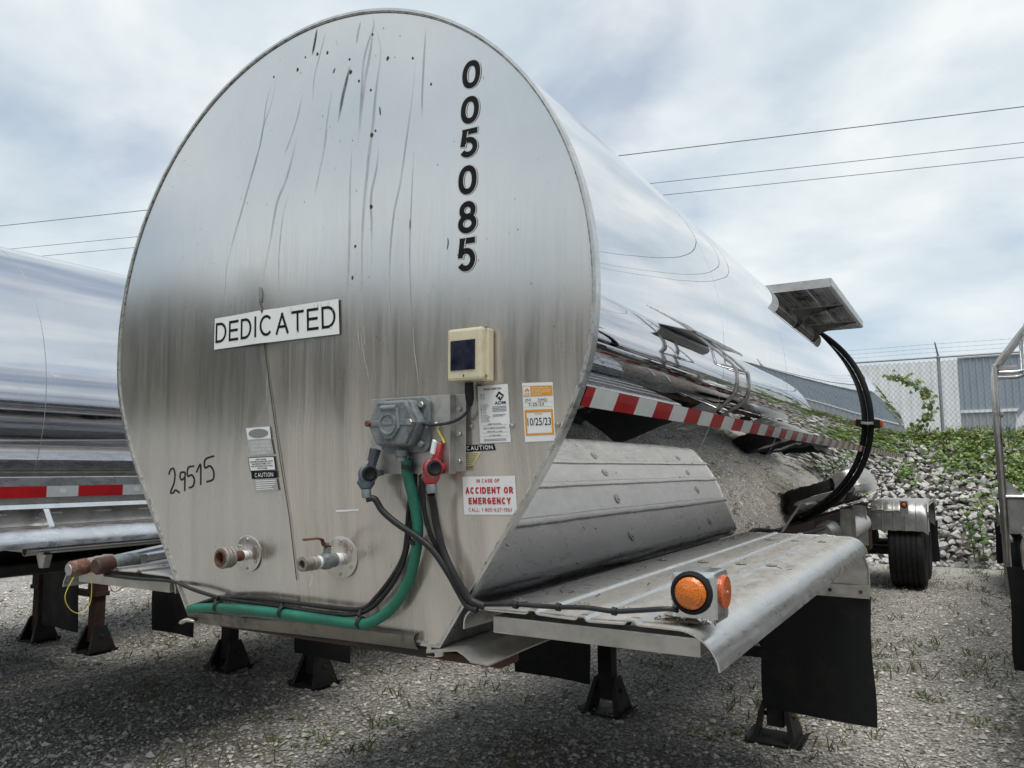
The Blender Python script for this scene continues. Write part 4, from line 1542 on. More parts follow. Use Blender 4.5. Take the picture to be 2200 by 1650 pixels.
# number
for (s, y0_, y1_) in (('0', 129, 191), ('0', 207, 266), ('5', 276, 339), ('0', 354, 419), ('8', 431, 503), ('5', 509, 585)):
    pass
digits = [('0', (0.625, 2.796), (0.629, 2.706)), ('0', (0.625, 2.685), (0.629, 2.598)), ('5', (0.626, 2.586), (0.629, 2.497)), ('0', (0.625, 2.477), (0.627, 2.388)), ('8', (0.627, 2.372), (0.629, 2.275)), ('5', (0.626, 2.266), (0.628, 2.167))]
for (s, a, c) in digits:
    x, hw = (a[0] + c[0]) / 2, 0.0325
    z1, z0 = a[1] - 0.002, c[1] + 0.002
    D = Decal(tr, '', None, (x - hw, z1), (x + hw, z1), (x + hw, z0), (x - hw, z0), part=False)
    D.drawn(s, 0.04, 0, 0.96, 1, 'outline', 0, 0.0165, 'number_outline', tr, 0.0225)
    D.drawn(s, 0.04, 0, 0.96, 1, 'black', 1, 0.0165, 'number_digit', tr)

# DEDICATED placard: thin sheet, buckled a little at the weld above it
def sign_y(x, z):
    return head_y(x, z) - 0.004 - 0.006 * math.exp(-((x + 0.17) / 0.06) ** 2)


sg = Decal(tr, 'name_placard', 'signwhite', (-0.391, 2.139), (0.177, 2.14), (0.184, 2.032), (-0.389, 2.032), 0.002, sign_y, True, 24)
sg.drawn('DEDICATED', 0.012, 0.16, 0.978, 0.80, 'black', 1, 0.0088)
sg.poly([(0.418, -0.01), (0.444, -0.01), (0.435, 0.04), (0.428, 0.10), (0.423, 0.05)], 'seam', 3, 'torn_notch')
for k in range(9):
    u = rnd.uniform(0.6, 0.98)
    sg.stroke([(u, rnd.uniform(0.0, 0.05)), (u + 0.002, 0.1), (u + 0.001, rnd.uniform(0.15, 0.3))], 0.004, 'stain', 2, 'rust_mark')
for (u, v, q) in ((0.955, 0.16, 0.004), (0.945, 0.79, 0.006), (0.70, 0.78, 0.004), (0.96, 0.30, 0.003), (0.50, 0.80, 0.003), (0.86, 0.78, 0.003)):
    sg.poly([(u + q * rnd.uniform(0.6, 1.3) * math.cos(k * 0.9), v + 5 * q * rnd.uniform(0.6, 1.3) * math.sin(k * 0.9)) for k in range(7)], 'signwhite', 3, 'chip')
# weld scar, seam and old patch on the head
ribbon([(x, head_y(x, z) - 0.001, z) for (x, z) in [(-0.145, 2.034), (-0.102, 1.832), (-0.065, 1.655), (-0.029, 1.483), (-0.006, 1.292)]], 0.004, 'seam', 'panel_seam', head)
MB().tube([(x, head_y(x, z) - 0.001, z) for (x, z) in [(-0.172, 2.219), (-0.168, 2.197), (-0.169, 2.169)]], [0.004, 0.008, 0.005], 8).build('weld_scar', MAT['zinc'], head, smooth=True)
ribbon([(x, head_y(x, z) - 0.001, z) for (x, z) in [(-0.169, 2.166), (-0.159, 2.147)]], 0.003, 'seam', 'panel_seam', head)
PT = [(0.056, 1.658), (0.062, 1.503), (0.164, 1.505), (0.255, 1.511)]
ribbon([(x, head_y(x, z) - 0.001, z) for (x, z) in PT[:3]], 0.002, 'stain', 'patch_edge', head)
ribbon([(x, head_y(x, z) - 0.001, z) for (x, z) in PT[2:]], 0.005, 'white', 'patch_edge', head)
ribbon([(x, head_y(x, z) - 0.001, z) for (x, z) in [(0.056, 1.658), (0.108, 1.659)]], 0.002, 'stain', 'patch_edge', head)

# stickers left of the seam
d1 = Decal(tr, 'worn_sticker', 'white', (-0.223, 1.762), (-0.112, 1.764), (-0.106, 1.726), (-0.213, 1.724))
d1.poly([(0.5 + 0.42 * math.cos(a * math.pi / 12), 0.52 + 0.38 * math.sin(a * math.pi / 12)) for a in range(24)], 'greyprint', 1, 'oval_print')
d2 = Decal(tr, 'silver_sticker', 'silver', (-0.213, 1.722), (-0.106, 1.724), (-0.093, 1.676), (-0.202, 1.673))
for k, s in enumerate(('DO NOT EXCEED', 'MAXIMUM OPERATING', 'PRESSURE OF 15 PSI', 'STEAM')):
    d2.text(s, 0.14 if k != 3 else 0.33, 0.10 + 0.23 * k, 0.90 if k != 3 else 0.68, 0.26 + 0.23 * k, 'white', 1)
d3 = Decal(tr, 'heat_panel_sticker', 'black', (-0.213, 1.667), (-0.091, 1.67), (-0.083, 1.626), (-0.202, 1.622))
d3.rect(0.03, 0.05, 0.97, 0.94, 'white', 1)
for k, s in enumerate(('HEAT PANEL', 'MAXIMUM PRESSURE: 20 PSI', 'MAXIMUM TEMP. 275 F', 'FOR INTRANSIT HEAT ONLY', 'NO STEAM')):
    wu = (0.20, 0.42, 0.36, 0.42, 0.18)[k]
    d3.text(s, 0.5 - wu, 0.12 + 0.16 * k, 0.5 + wu, 0.23 + 0.16 * k, 'black', 2, 0.02)
d4 = Decal(tr, 'caution_sticker', 'black', (-0.198, 1.622), (-0.081, 1.625), (-0.08, 1.602), (-0.194, 1.598))
d4.drawn('CAUTION', 0.14, 0.22, 0.86, 0.78, 'white', 1, 0.0018)
d5 = Decal(tr, 'silver_sticker', 'silver', (-0.187, 1.596), (-0.082, 1.6), (-0.074, 1.563), (-0.179, 1.557))
for k in range(5):
    d5.rect(0.08, 0.10 + 0.17 * k, rnd.uniform(0.7, 0.95), 0.16 + 0.17 * k, 'tapetext', 1)

# hand-written 29515
hand = [[(-0.645, 1.612), (-0.633, 1.63), (-0.615, 1.632), (-0.607, 1.612), (-0.613, 1.582), (-0.633, 1.551), (-0.62, 1.548), (-0.603, 1.558), (-0.578, 1.549)],
        [(-0.546, 1.619), (-0.569, 1.62), (-0.577, 1.607), (-0.567, 1.594), (-0.548, 1.604), (-0.546, 1.619), (-0.548, 1.585), (-0.548, 1.556)],
        [(-0.496, 1.641), (-0.53, 1.635), (-0.531, 1.607), (-0.509, 1.611), (-0.493, 1.595), (-0.501, 1.573), (-0.524, 1.567)],
        [(-0.482, 1.619), (-0.46, 1.647), (-0.457, 1.613), (-0.457, 1.577)],
        [(-0.386, 1.674), (-0.433, 1.663), (-0.434, 1.635), (-0.407, 1.641), (-0.387, 1.623), (-0.389, 1.597), (-0.425, 1.588)]]
for st in hand:
    pts = smooth_path([(x, head_y(x, z) - 0.0014, z) for (x, z) in st], 5)
    ribbon(pts, 0.0062, 'marker', 'handwritten_digit', tr)

# dried runs, tar specks and other marks on the head
runs = [([(0.246, 3.054), (0.254, 3.013), (0.238, 2.969), (0.224, 2.905), (0.224, 2.824), (0.224, 2.731), (0.225, 2.613)], 0.007),
        ([(0.25, 3.035), (0.249, 2.939), (0.235, 2.828), (0.23, 2.756), (0.229, 2.664)], 0.009),
        ([(0.257, 3.019), (0.29, 2.92), (0.284, 2.808), (0.281, 2.743), (0.279, 2.666), (0.272, 2.603), (0.266, 2.509), (0.26, 2.416), (0.258, 2.324), (0.261, 2.202), (0.262, 2.136)], 0.009),
        ([(0.306, 2.602), (0.303, 2.533), (0.288, 2.461), (0.287, 2.412), (0.293, 2.349), (0.297, 2.215)], 0.008),
        ([(0.201, 2.619), (0.201, 2.49), (0.207, 2.363), (0.208, 2.239), (0.206, 2.148)], 0.007),
        ([(0.429, 2.854), (0.421, 2.709), (0.407, 2.574), (0.394, 2.466), (0.376, 2.384), (0.366, 2.278), (0.365, 2.159), (0.375, 2.042)], 0.006),
        ([(0.439, 2.567), (0.436, 2.386), (0.436, 2.209), (0.451, 2.012)], 0.004),
        ([(-0.169, 2.962), (-0.184, 2.864), (-0.213, 2.785), (-0.224, 2.716), (-0.26, 2.596), (-0.298, 2.477), (-0.322, 2.411), (-0.349, 2.304), (-0.353, 2.154)], 0.007),
        ([(-0.194, 2.933), (-0.21, 2.871), (-0.215, 2.756), (-0.241, 2.648), (-0.267, 2.569)], 0.005),
        ([(-0.034, 2.859), (-0.051, 2.772), (-0.079, 2.695), (-0.098, 2.658)], 0.006),
        ([(-0.041, 2.721), (-0.063, 2.623), (-0.084, 2.559), (-0.115, 2.498), (-0.134, 2.387), (-0.165, 2.232)], 0.009),
        ([(-0.063, 2.521), (-0.083, 2.445), (-0.092, 2.314), (-0.084, 2.189)], 0.005),
        ([(0.099, 2.844), (0.088, 2.737), (0.084, 2.644), (0.066, 2.549), (0.054, 2.486)], 0.007),
        ([(0.458, 2.95), (0.458, 2.852), (0.459, 2.725), (0.462, 2.661)], 0.006),
        ([(0.197, 3.055), (0.19, 3.012), (0.187, 2.971)], 0.007), ([(0.048, 3.071), (0.031, 2.99), (0.014, 2.909), (0.016, 2.818)], 0.005)]
for (pl, wd_) in runs:
    pts = smooth_path([(x, head_y(x, z) - 0.0008, z) for (x, z) in pl], 4)
    ribbon(pts, wd_ * 1.7, 'stain', 'dried_run', head, True)
for pl, wd_ in (([(0.004, 3.089), (0, 3.039), (-0.006, 2.99)], 0.012), ([(0.104, 2.915), (0.098, 2.896)], 0.008), ([(0.564, 2.275), (0.566, 2.258), (0.562, 2.237)], 0.005), ([(0.434, 2.351), (0.434, 2.316)], 0.004), ([(0.301, 2.731), (0.307, 2.698)], 0.006)):
    pts = smooth_path([(x, head_y(x, z) - 0.0010, z) for (x, z) in pl], 4)
    ribbon(pts, wd_, 'tar', 'tar_run', head, True)
ribbon(smooth_path([(x, head_y(x, z) - 0.0010, z) for (x, z) in [(0.169, 2.907), (0.157, 2.849), (0.146, 2.791), (0.136, 2.716)]], 5), 0.016, 'green_stain', 'algae_mark', head, True)
for pl in ([(0.451, 2.057), (0.455, 1.972), (0.466, 1.899), (0.473, 1.838)], [(0.256, 2.051), (0.276, 1.959), (0.301, 1.865)], [(0.246, 2.066), (0.262, 1.967)], [(0.273, 2.063), (0.278, 1.977)]):
    ribbon(smooth_path([(x, head_y(x, z) - 0.0010, z) for (x, z) in pl], 5), 0.0035, 'white_run', 'dried_run', head, True)
specks = [(0.164, 2.926), (0.32, 2.885), (0.277, 2.642), (0.288, 2.411), (0.211, 2.838), (0.063, 2.98), (0.018, 2.988), (-0.069, 2.958), (0.291, 2.653), (0.489, 2.755), (-0.038, 2.994), (0.417, 2.859), (0.232, 2.297), (0.225, 2.2), (-0.184, 2.965), (0.173, 2.879), (0.252, 2.987), (0.262, 2.794)]
sp_ = MB()
for (x, z) in specks:
    r = rnd.uniform(0.003, 0.0065)
    n = 9
    o = len(sp_.v)
    sp_.add([(x + r * rnd.uniform(0.6, 1.1) * math.cos(k * 6.283 / n), head_y(x, z) - 0.0011, z + 1.5 * r * rnd.uniform(0.7, 1.1) * math.sin(k * 6.283 / n)) for k in range(n)], [tuple(range(n))])
for k in range(130):
    a, q = rnd.uniform(0, 6.283), math.sqrt(rnd.random()) * 0.95
    x, z = q * math.cos(a), ZC + q * math.sin(a)
    if z < 1.25:
        continue
    r = rnd.uniform(0.0007, 0.0017)
    sp_.add([(x + r * math.cos(i * 1.2566), head_y(x, z) - 0.0011, z + r * 1.3 * math.sin(i * 1.2566)) for i in range(5)], [(0, 1, 2, 3, 4)])
tag(sp_.build('tar_specks', MAT['debris'], head, fix=False), kind='stuff')

# papers right of the electrical box
e1 = Decal(tr, 'inspection_sticker', 'white', (0.66, 1.849), (0.752, 1.851), (0.757, 1.698), (0.666, 1.696))
e1.text('PERIODIC INSPECTION', 0.20, 0.05, 0.78, 0.085, 'black', 1, 0.02)
e1.text('ADM', 0.54, 0.29, 0.90, 0.345, 'black', 1, 0.02)
e1.poly([(0.58, 0.205), (0.70, 0.115), (0.86, 0.19), (0.84, 0.215), (0.70, 0.155), (0.64, 0.225)], 'black', 1, 'leaf_emblem')
e1.poly([(0.64, 0.235), (0.72, 0.20), (0.76, 0.275), (0.74, 0.285)], 'black', 1, 'leaf_emblem')
e1.poly([(0.86, 0.19), (0.74, 0.285), (0.77, 0.21), (0.84, 0.215)], 'black', 1, 'leaf_emblem')
for k, s in enumerate(('2022', '2023', '2024', '2025')):
    e1.text(s, 0.16, 0.135 + 0.028 * k, 0.23, 0.152 + 0.028 * k, 'black', 1)
    e1.rect(0.09, 0.135 + 0.028 * k, 0.13, 0.152 + 0.028 * k, 'black' if k == 1 else 'silver', 1)
for k, s in enumerate(('JANUARY', 'FEBRUARY', 'MARCH', 'APRIL', 'MAY', 'JUNE', 'JULY', 'AUGUST', 'SEPTEMBER', 'OCTOBER', 'NOVEMBER', 'DECEMBER')):
    e1.text(s, 0.15, 0.325 + 0.027 * k, 0.15 + 0.026 * len(s), 0.342 + 0.027 * k, 'black', 1)
    e1.rect(0.08, 0.325 + 0.027 * k, 0.12, 0.342 + 0.027 * k, 'black' if k == 3 else 'silver', 1)
for k in range(4):
    e1.rect(0.46, 0.375 + 0.026 * k, 0.92, 0.387 + 0.026 * k, 'greyprint', 1)
    e1.rect(0.46, 0.515 + 0.022 * k, (0.88, 0.8, 0.0, 0.0)[k] or 0.47, 0.526 + 0.022 * k, 'greyprint', 1)
for k, (s, a) in enumerate((('ADM TRUCKING', 0.22), ('2501 N. BRUSH COLLEGE RD.', 0.36), ('DECATUR, IL 62526', 0.25), ('217-451-2634', 0.18))):
    e1.text(s, 0.5 - a, 0.665 + 0.065 * k, 0.5 + a, 0.690 + 0.065 * k, 'black', 1, 0.01)
    e1.rect(0.10, 0.695 + 0.065 * k, 0.92, 0.699 + 0.065 * k, 'greyprint', 1)
for k in range(2):
    e1.rect(0.12, 0.935 + 0.022 * k, 0.86, 0.945 + 0.022 * k, 'greyprint', 1)
e2 = Decal(tr, 'service_sticker', 'white', (0.793, 1.851), (0.88, 1.849), (0.884, 1.699), (0.798, 1.697))
e2.rect(0.02, 0.055, 0.98, 0.23, 'orange', 1)
e2.rect(0.04, 0.065, 0.27, 0.22, 'white', 2)
e2.poly([(0.08, 0.135), (0.16, 0.085), (0.25, 0.13), (0.20, 0.165), (0.16, 0.125), (0.11, 0.165)], 'orange', 3, 'leaf_emblem')
e2.text('ADM', 0.08, 0.175, 0.24, 0.205, 'orange', 3, 0.02)
for k, s in enumerate(('ADM TRUCKING, INC.', '2501 N. BRUSH COLLEGE RD.', 'DECATUR, ILLINOIS 62526', '217-451-2634')):
    e2.text(s, 0.31, 0.080 + 0.036 * k, 0.31 + (0.55, 0.64, 0.58, 0.30)[k], 0.105 + 0.036 * k, 'orangetext', 2, 0.02)
e2.text('J50', 0.07, 0.275, 0.27, 0.325, 'marker', 1, 0.0)
e2.text('DMD', 0.50, 0.275, 0.80, 0.325, 'marker', 1, 0.0)
e2.text('7-25-23', 0.18, 0.345, 0.68, 0.395, 'marker', 1, 0.0)
for v in (0.335, 0.41):
    e2.rect(0.03, v, 0.97, v + 0.004, 'orange', 1)
for (a, b_, c, d_) in ((0.04, 0.46, 0.96, 0.505), (0.04, 0.86, 0.96, 0.895), (0.04, 0.505, 0.10, 0.86), (0.90, 0.505, 0.96, 0.86)):
    e2.rect(a, b_, c, d_, 'orange', 1)
e2.text('MONTH', 0.38, 0.52, 0.62, 0.55, 'orange', 1)
e2.text('10/25/23', 0.12, 0.60, 0.88, 0.73, 'marker', 1, 0.004)
# torn caution sticker
e3 = Decal(tr, 'torn_caution_sticker', 'black', (0.616, 1.691), (0.707, 1.694), (0.712, 1.677), (0.617, 1.674))
e3.drawn('CAUTION', 0.07, 0.16, 0.93, 0.82, 'white', 1, 0.0019)
e3b = Decal(tr, 'torn_caution_sticker', 'yellow', (0.617, 1.672), (0.669, 1.673), (0.641, 1.636), (0.619, 1.635))
for k in range(6):
    e3b.rect(0.10, 0.08 + 0.15 * k, 0.85, 0.15 + 0.15 * k, 'greyprint', 1)
# accident notice
e4 = Decal(tr, 'emergency_notice', 'white', (0.608, 1.607), (0.766, 1.61), (0.769, 1.509), (0.611, 1.506))
e4.drawn('IN CASE OF', 0.27, 0.07, 0.71, 0.165, 'redv', 1, 0.0018)
e4.drawn('ACCIDENT OR', 0.05, 0.28, 0.95, 0.455, 'redv', 1, 0.0042)
e4.drawn('EMERGENCY', 0.10, 0.555, 0.90, 0.73, 'redv', 1, 0.0042)
e4.drawn('CALL: 1-800-637-1561', 0.095, 0.825, 0.91, 0.925, 'redv', 1, 0.0015)
# screws in the head beside the papers
for (x, z) in ((0.639, 1.742), (0.761, 1.74), (0.89, 1.74)):
    b = MB()
    bolt(b, (0, 0, 0), (0, -1, 0), 0.005, 0.004, 0.008)
    b.build('screw', MAT['steel'], tr, loc=(x, head_y(x, z), z))

# ---------------------------------------------------------------- solar tracker box
A, Bc = (0.599, -0.076, 2.001), (0.709, -0.069, 1.995)
C_, Dd = (0.617, -0.072, 1.86), (0.708, -0.033, 1.855)
sx0, sx1, sz0, sz1 = A[0], Bc[0], C_[2], A[2]
yb_ = head_y(0.63, 1.94)
tb = MB().box(sx0, sx1, yb_ - 0.052, yb_ - 0.002, sz0, sz1).build('tracker_box', MAT['beige'], tr, bevel=0.008)
MB().box(sx1 - 0.012, sx1 + 0.007, yb_ - 0.030, yb_ - 0.002, sz0 - 0.002, sz1 - 0.002).build('mounting_flange', MAT['beige'], tb, bevel=0.004)
MB().box(sx0 - 0.010, sx0 + 0.002, yb_ - 0.030, yb_ - 0.002, sz0 + 0.02, sz1 - 0.02).build('mounting_flange', MAT['beige'], tb, bevel=0.004)
MB().box(sx0 + 0.012, sx0 + 0.090, yb_ - 0.0545, yb_ - 0.051, sz0 + 0.028, sz0 + 0.108).build('solar_panel', MAT['navy'], tb, bevel=0.001)
for dz in (0.012, 0.142):
    b = MB()
    bolt(b, (0, 0, 0), (0, -1, 0), 0.004, 0.003)
    b.build('screw', MAT['zinc'], tb, loc=(sx1 + 0.002, yb_ - 0.030, sz0 + dz))
MB().box(sx0 + 0.052, sx0 + 0.055, yb_ - 0.0535, yb_ - 0.051, sz0 + 0.010, sz0 + 0.016).build('indicator', MAT['seam'], tb)
pl = [(0.653, -0.055, 1.857), (0.653, -0.054, 1.837), (0.654, -0.053, 1.812), (0.655, -0.052, 1.794)]
MB().tube(pl, [0.0115, 0.0125, 0.0115, 0.006], 12).build('cable_plug', MAT['rubber'], tb, smooth=True)
cp = smooth_path([(0.655, -0.053, 1.797), (0.646, -0.052, 1.78), (0.626, -0.063, 1.76), (0.595, -0.075, 1.749), (0.558, -0.087, 1.745), (0.528, -0.088, 1.748)], 6)
MB().tube(cp, 0.0042, 8).build('tracker_cable', MAT['hose'], tr, smooth=True)

# ---------------------------------------------------------------- electrical box and its bracket
P1, P2, P3, P4 = (0.325, -0.07, 1.827), (0.598, -0.057, 1.826), (0.605, -0.049, 1.625), (0.334, -0.064, 1.615)
px0, px1 = P1[0], P2[0]
pzt, pzb = P1[2], P4[2]
py_ = head_y(0.42, 1.73) - 0.028
brk = MB().box(px0, px1, py_ - 0.003, py_, pzb, pzt).build('socket_bracket', MAT['alu'], tr, bevel=0.001)
MB().box(px1 - 0.003, px1, py_, py_ + 0.027, pzb, pzt).build('bracket_web', MAT['alu'], brk)
MB().box(px1, px1 + 0.034, py_ + 0.022, py_ + 0.025, pzb + 0.006, pzt + 0.002).build('bracket_foot', MAT['alu'], brk, bevel=0.001)
for f in (0.16, 0.5, 0.82):
    b = MB()
    bolt(b, (0, 0, 0), (0, -1, 0), 0.007, 0.006)
    b.build('bolt', MAT['steel'], brk, loc=(px1 + 0.016, py_ + 0.022, pzb + (pzt - pzb) * f))
# base with rounded corners, domed body, six-sided cover, hinged lid
B1, B2 = (0.378, -0.073, 1.824), (0.539, -0.06, 1.673)
bx0, bx1, bz0, bz1 = B1[0] - 0.006, B2[0], B2[2], B1[2]


def rrect(x0, x1, z0, z1, r, y, n=5):
    o = []
    for (cx, cz, a0) in ((x1 - r, z1 - r, 0), (x0 + r, z1 - r, 90), (x0 + r, z0 + r, 180), (x1 - r, z0 + r, 270)):
        o += [(cx + r * math.cos(R_(a0 + 90 * i / n)), y, cz + r * math.sin(R_(a0 + 90 * i / n))) for i in range(n + 1)]
    return o


nb = MB().prism(rrect(bx0, bx1, bz0, bz1, 0.022, 0), (0, py_ - 0.016, 0), (0, py_ - 0.003, 0)).build('socket_box', MAT['zinc'], tr, bevel=0.003)
ccx, ccz = (bx0 + bx1) / 2 - 0.012, (bz0 + bz1) / 2 + 0.004


def hexa(rx, rz, y):
    o = []
    for (cx, cz, rr) in ((1.0, 0.0, 0), (0.62, 0.92, 0), (-0.62, 0.92, 0), (-1.0, 0.0, 0), (-0.62, -0.92, 0), (0.62, -0.92, 0)):
        o.append((ccx + rx * cx, y, ccz + rz * cz))
    return o


MB().prism(hexa(0.088, 0.068, 0), (0, py_ - 0.050, 0), (0, py_ - 0.014, 0)).build('box_body', MAT['zinc'], nb, bevel=0.008)
MB().prism(hexa(0.080, 0.064, 0), (0, py_ - 0.064, 0), (0, py_ - 0.049, 0)).build('box_cover', MAT['zinc'], nb, bevel=0.005)
lid_p = [(ccx + 0.030, 0, ccz + 0.040), (ccx - 0.030, 0, ccz + 0.040), (ccx - 0.036, 0, ccz - 0.015), (ccx - 0.012, 0, ccz - 0.044), (ccx + 0.012, 0, ccz - 0.044), (ccx + 0.036, 0, ccz - 0.015)]
MB().prism(lid_p, (0, py_ - 0.073, 0), (0, py_ - 0.063, 0)).build('socket_lid', MAT['zinc'], nb, bevel=0.004)
MB().lathe([(0.029, 0), (0.029, 0.006), (0.024, 0.006), (0.023, 0.003), (0.001, 0.003)], (ccx, py_ - 0.072, ccz - 0.003), (0, -1, 0), 24).build('lid_ring', MAT['zinc'], nb, smooth=True)
MB().box(ccx - 0.016, ccx + 0.016, py_ - 0.077, py_ - 0.074, ccz - 0.006, ccz + 0.001).build('lid_emblem', MAT['zinc'], nb, bevel=0.001)
MB().cyl((ccx - 0.026, py_ - 0.070, ccz + 0.040), (ccx + 0.026, py_ - 0.070, ccz + 0.040), 0.008, None, 10).build('lid_hinge', MAT['zinc'], nb, smooth=True)
MB().box(ccx - 0.078, ccx + 0.078, py_ - 0.067, py_ - 0.063, ccz - 0.008, ccz + 0.008).build('cover_rib', MAT['zinc'], nb, bevel=0.002)
for (x, z, m, yy3) in ((ccx - 0.074, ccz, 'rust', py_ - 0.062), (ccx + 0.072, ccz, 'steel', py_ - 0.062), (bx1 - 0.022, bz1 - 0.022, 'steel', py_ - 0.015), (bx1 - 0.022, bz0 + 0.022, 'zinc', py_ - 0.015)):
    b = MB()
    bolt(b, (0, 0, 0), (0, -1, 0), 0.0095, 0.009)
    b.build('bolt', MAT[m], nb, loc=(x, yy3, z))
MB().lathe([(0.016, 0), (0.014, 0.01), (0.018, 0.014), (0.018, 0.03)], (ccx + 0.012, py_ - 0.028, bz0 - 0.024), (0, 0, 1), 16).build('cable_gland', MAT['zinc'], nb, smooth=True)
MB().box(bx1 - 0.004, bx1 + 0.006, py_ - 0.03, py_ - 0.012, ccz - 0.018, ccz + 0.006).build('side_plug', MAT['bluegrey'], nb, bevel=0.002)

# ---------------------------------------------------------------- air couplings
def gladhand(name, o, m, label):
    o = Vector(o)
    K = 0.78
    V3 = lambda p: Vector(p) * K
    ax = Vector((0.86, -0.5, 0.05)).normalized()
    gl = MB().lathe([(0.010, -0.024), (0.021, -0.021), (0.027, -0.008), (0.027, 0.005), (0.023, 0.008)], o, ax, 22).build(name, MAT[m], tr, smooth=True)
    gl['label'] = label
    MB().lathe([(0.021, 0.005), (0.021, 0.011), (0.016, 0.014), (0.011, 0.010), (0.001, 0.009)], o, ax, 22).build('seal', MAT['rubber'], gl, smooth=True)
    MB().tube([o + V3((-0.014, 0.012, -0.012)), o + V3((-0.016, 0.006, -0.034)), o + V3((-0.008, 0.0, -0.056))], [0.022, 0.025, 0.013], 14).build('elbow', MAT[m], gl, smooth=True)
    MB().lathe([(0.013, 0), (0.014, 0.012), (0.012, 0.024)], o + V3((-0.008, 0, -0.054)), (0.1, 0, -1), 12).build('fitting', MAT['zinc'], gl, smooth=True)
    MB().prism([o + V3(p) for p in ((-0.012, 0.006, 0.010), (0.010, 0.010, 0.014), (0.016, 0.036, 0.085), (-0.002, 0.026, 0.092))], (0, -0.007, 0), (0, 0.012, 0)).build('arm', MAT[m], gl, bevel=0.003)
    MB().prism([o + V3(p) for p in ((-0.004, -0.010, 0.050), (0.014, -0.016, 0.046), (0.020, -0.012, 0.090), (0.004, -0.006, 0.098))], (0, -0.004, 0), (0, 0.006, 0)).build('tongue', MAT['white' if m == 'redpaint' else 'steel'], gl, bevel=0.002)
    MB().prism([o + V3(p) for p in ((0.004, 0.030, -0.012), (0.022, 0.048, -0.004), (0.024, 0.048, 0.014), (0.004, 0.030, 0.016))], (0, -0.010, 0), (0, 0.012, 0)).build('lug', MAT[m], gl, bevel=0.003)
    return gl


gb = (0.354, -0.108, 1.615)
grd = (0.567, -0.096, 1.63)
gladhand('air_coupling', gb, 'bluegrey', 'worn blue-grey air coupling')
gladhand('air_coupling', grd, 'redpaint', 'red air coupling')
MB().tube(smooth_path([(0.559, -0.072, 1.75), (0.567, -0.075, 1.729), (0.575, -0.069, 1.712), (0.583, -0.068, 1.697)], 5), 0.0035, 6).build('cable_tie', MAT['yellowtie'], tr, smooth=True)
MB().tube(smooth_path([(0.56, -0.077, 1.752), (0.566, -0.076, 1.739)], 4), 0.005, 6).build('cable_tie', MAT['white'], tr, smooth=True)

# ---------------------------------------------------------------- hoses on the head
def hose(name, pts, r, mat, n=6, seg=10):
    return MB().tube(smooth_path(pts, n), r, seg).build(name, MAT[mat], tr, smooth=True)


hose('green_cable', [(0.466, -0.083, 1.653), (0.467, -0.077, 1.613), (0.477, -0.069, 1.562), (0.488, -0.061, 1.499), (0.488, -0.056, 1.449), (0.478, -0.052, 1.399), (0.455, -0.045, 1.334), (0.408, -0.041, 1.265), (0.35, -0.041, 1.218), (0.286, -0.045, 1.194), (0.149, -0.046, 1.192), (-0.042, -0.046, 1.194), (-0.254, -0.044, 1.19), (-0.426, -0.033, 1.175), (-0.505, -0.011, 1.159)], 0.0150, 'greenhose', 7, 14)
hose('air_hose', [(gb[0] - 0.006, gb[1], gb[2] - 0.07), (0.367, -0.095, 1.546), (0.39, -0.087, 1.513), (0.441, -0.083, 1.479), (0.497, -0.073, 1.448), (0.544, -0.063, 1.413), (0.585, -0.052, 1.358), (0.606, -0.032, 1.307), (0.625, -0.02, 1.271), (0.657, -0.02, 1.26)], 0.0092, 'hose')
hose('air_hose', [(grd[0] - 0.006, grd[1], grd[2] - 0.07), (0.552, -0.073, 1.532), (0.554, -0.06, 1.477), (0.568, -0.051, 1.415), (0.596, -0.046, 1.358), (0.617, -0.032, 1.315), (0.638, -0.02, 1.284), (0.673, -0.01, 1.27)], 0.0105, 'hose')
hose('wire_bundle', [(0.494, -0.055, 1.612), (0.501, -0.053, 1.575), (0.506, -0.05, 1.512), (0.525, -0.046, 1.45), (0.556, -0.041, 1.399), (0.582, -0.026, 1.341), (0.617, -0.015, 1.281)], 0.0070, 'hose')
hose('wire_bundle', [(0.467, -0.047, 1.619), (0.453, -0.045, 1.561), (0.443, -0.043, 1.497), (0.439, -0.042, 1.446), (0.426, -0.04, 1.389), (0.385, -0.037, 1.329), (0.325, -0.032, 1.269), (0.275, -0.033, 1.233), (0.174, -0.036, 1.227), (0.024, -0.036, 1.228), (-0.179, -0.036, 1.228), (-0.355, -0.027, 1.214)], 0.0065, 'hose')
hose('wire_bundle', [(0.47, -0.045, 1.619), (0.464, -0.042, 1.548), (0.452, -0.04, 1.485), (0.445, -0.041, 1.434), (0.424, -0.041, 1.363), (0.37, -0.038, 1.29), (0.306, -0.035, 1.236), (0.238, -0.037, 1.214), (0.12, -0.036, 1.209), (-0.034, -0.036, 1.213), (-0.223, -0.035, 1.214), (-0.353, -0.026, 1.209), (-0.502, -0.007, 1.169)], 0.0065, 'hose')
hose('wire_bundle', [(-0.331, -0.037, 1.216), (-0.446, -0.038, 1.231), (-0.523, -0.025, 1.239), (-0.608, 0, 1.243), (-0.698, 0, 1.243), (-0.831, 0, 1.239), (-1.015, 0, 1.24)], 0.0062, 'hose')
for a in ((0.48, -0.054, 1.43), (0.469, -0.079, 1.634), (0.281, -0.045, 1.197), (-0.028, -0.047, 1.199), (-0.327, -0.042, 1.189)):
    b = MB().lathe([(0.0165, -0.006), (0.018, -0.006), (0.018, 0.006), (0.0165, 0.006)], (0, 0, 0), (0.15, 0, 1) if a[0] > 0.3 else (1, 0, -0.1), 14, close=False)
    b.build('hose_clamp', MAT['hose'], tr, smooth=True, loc=a)
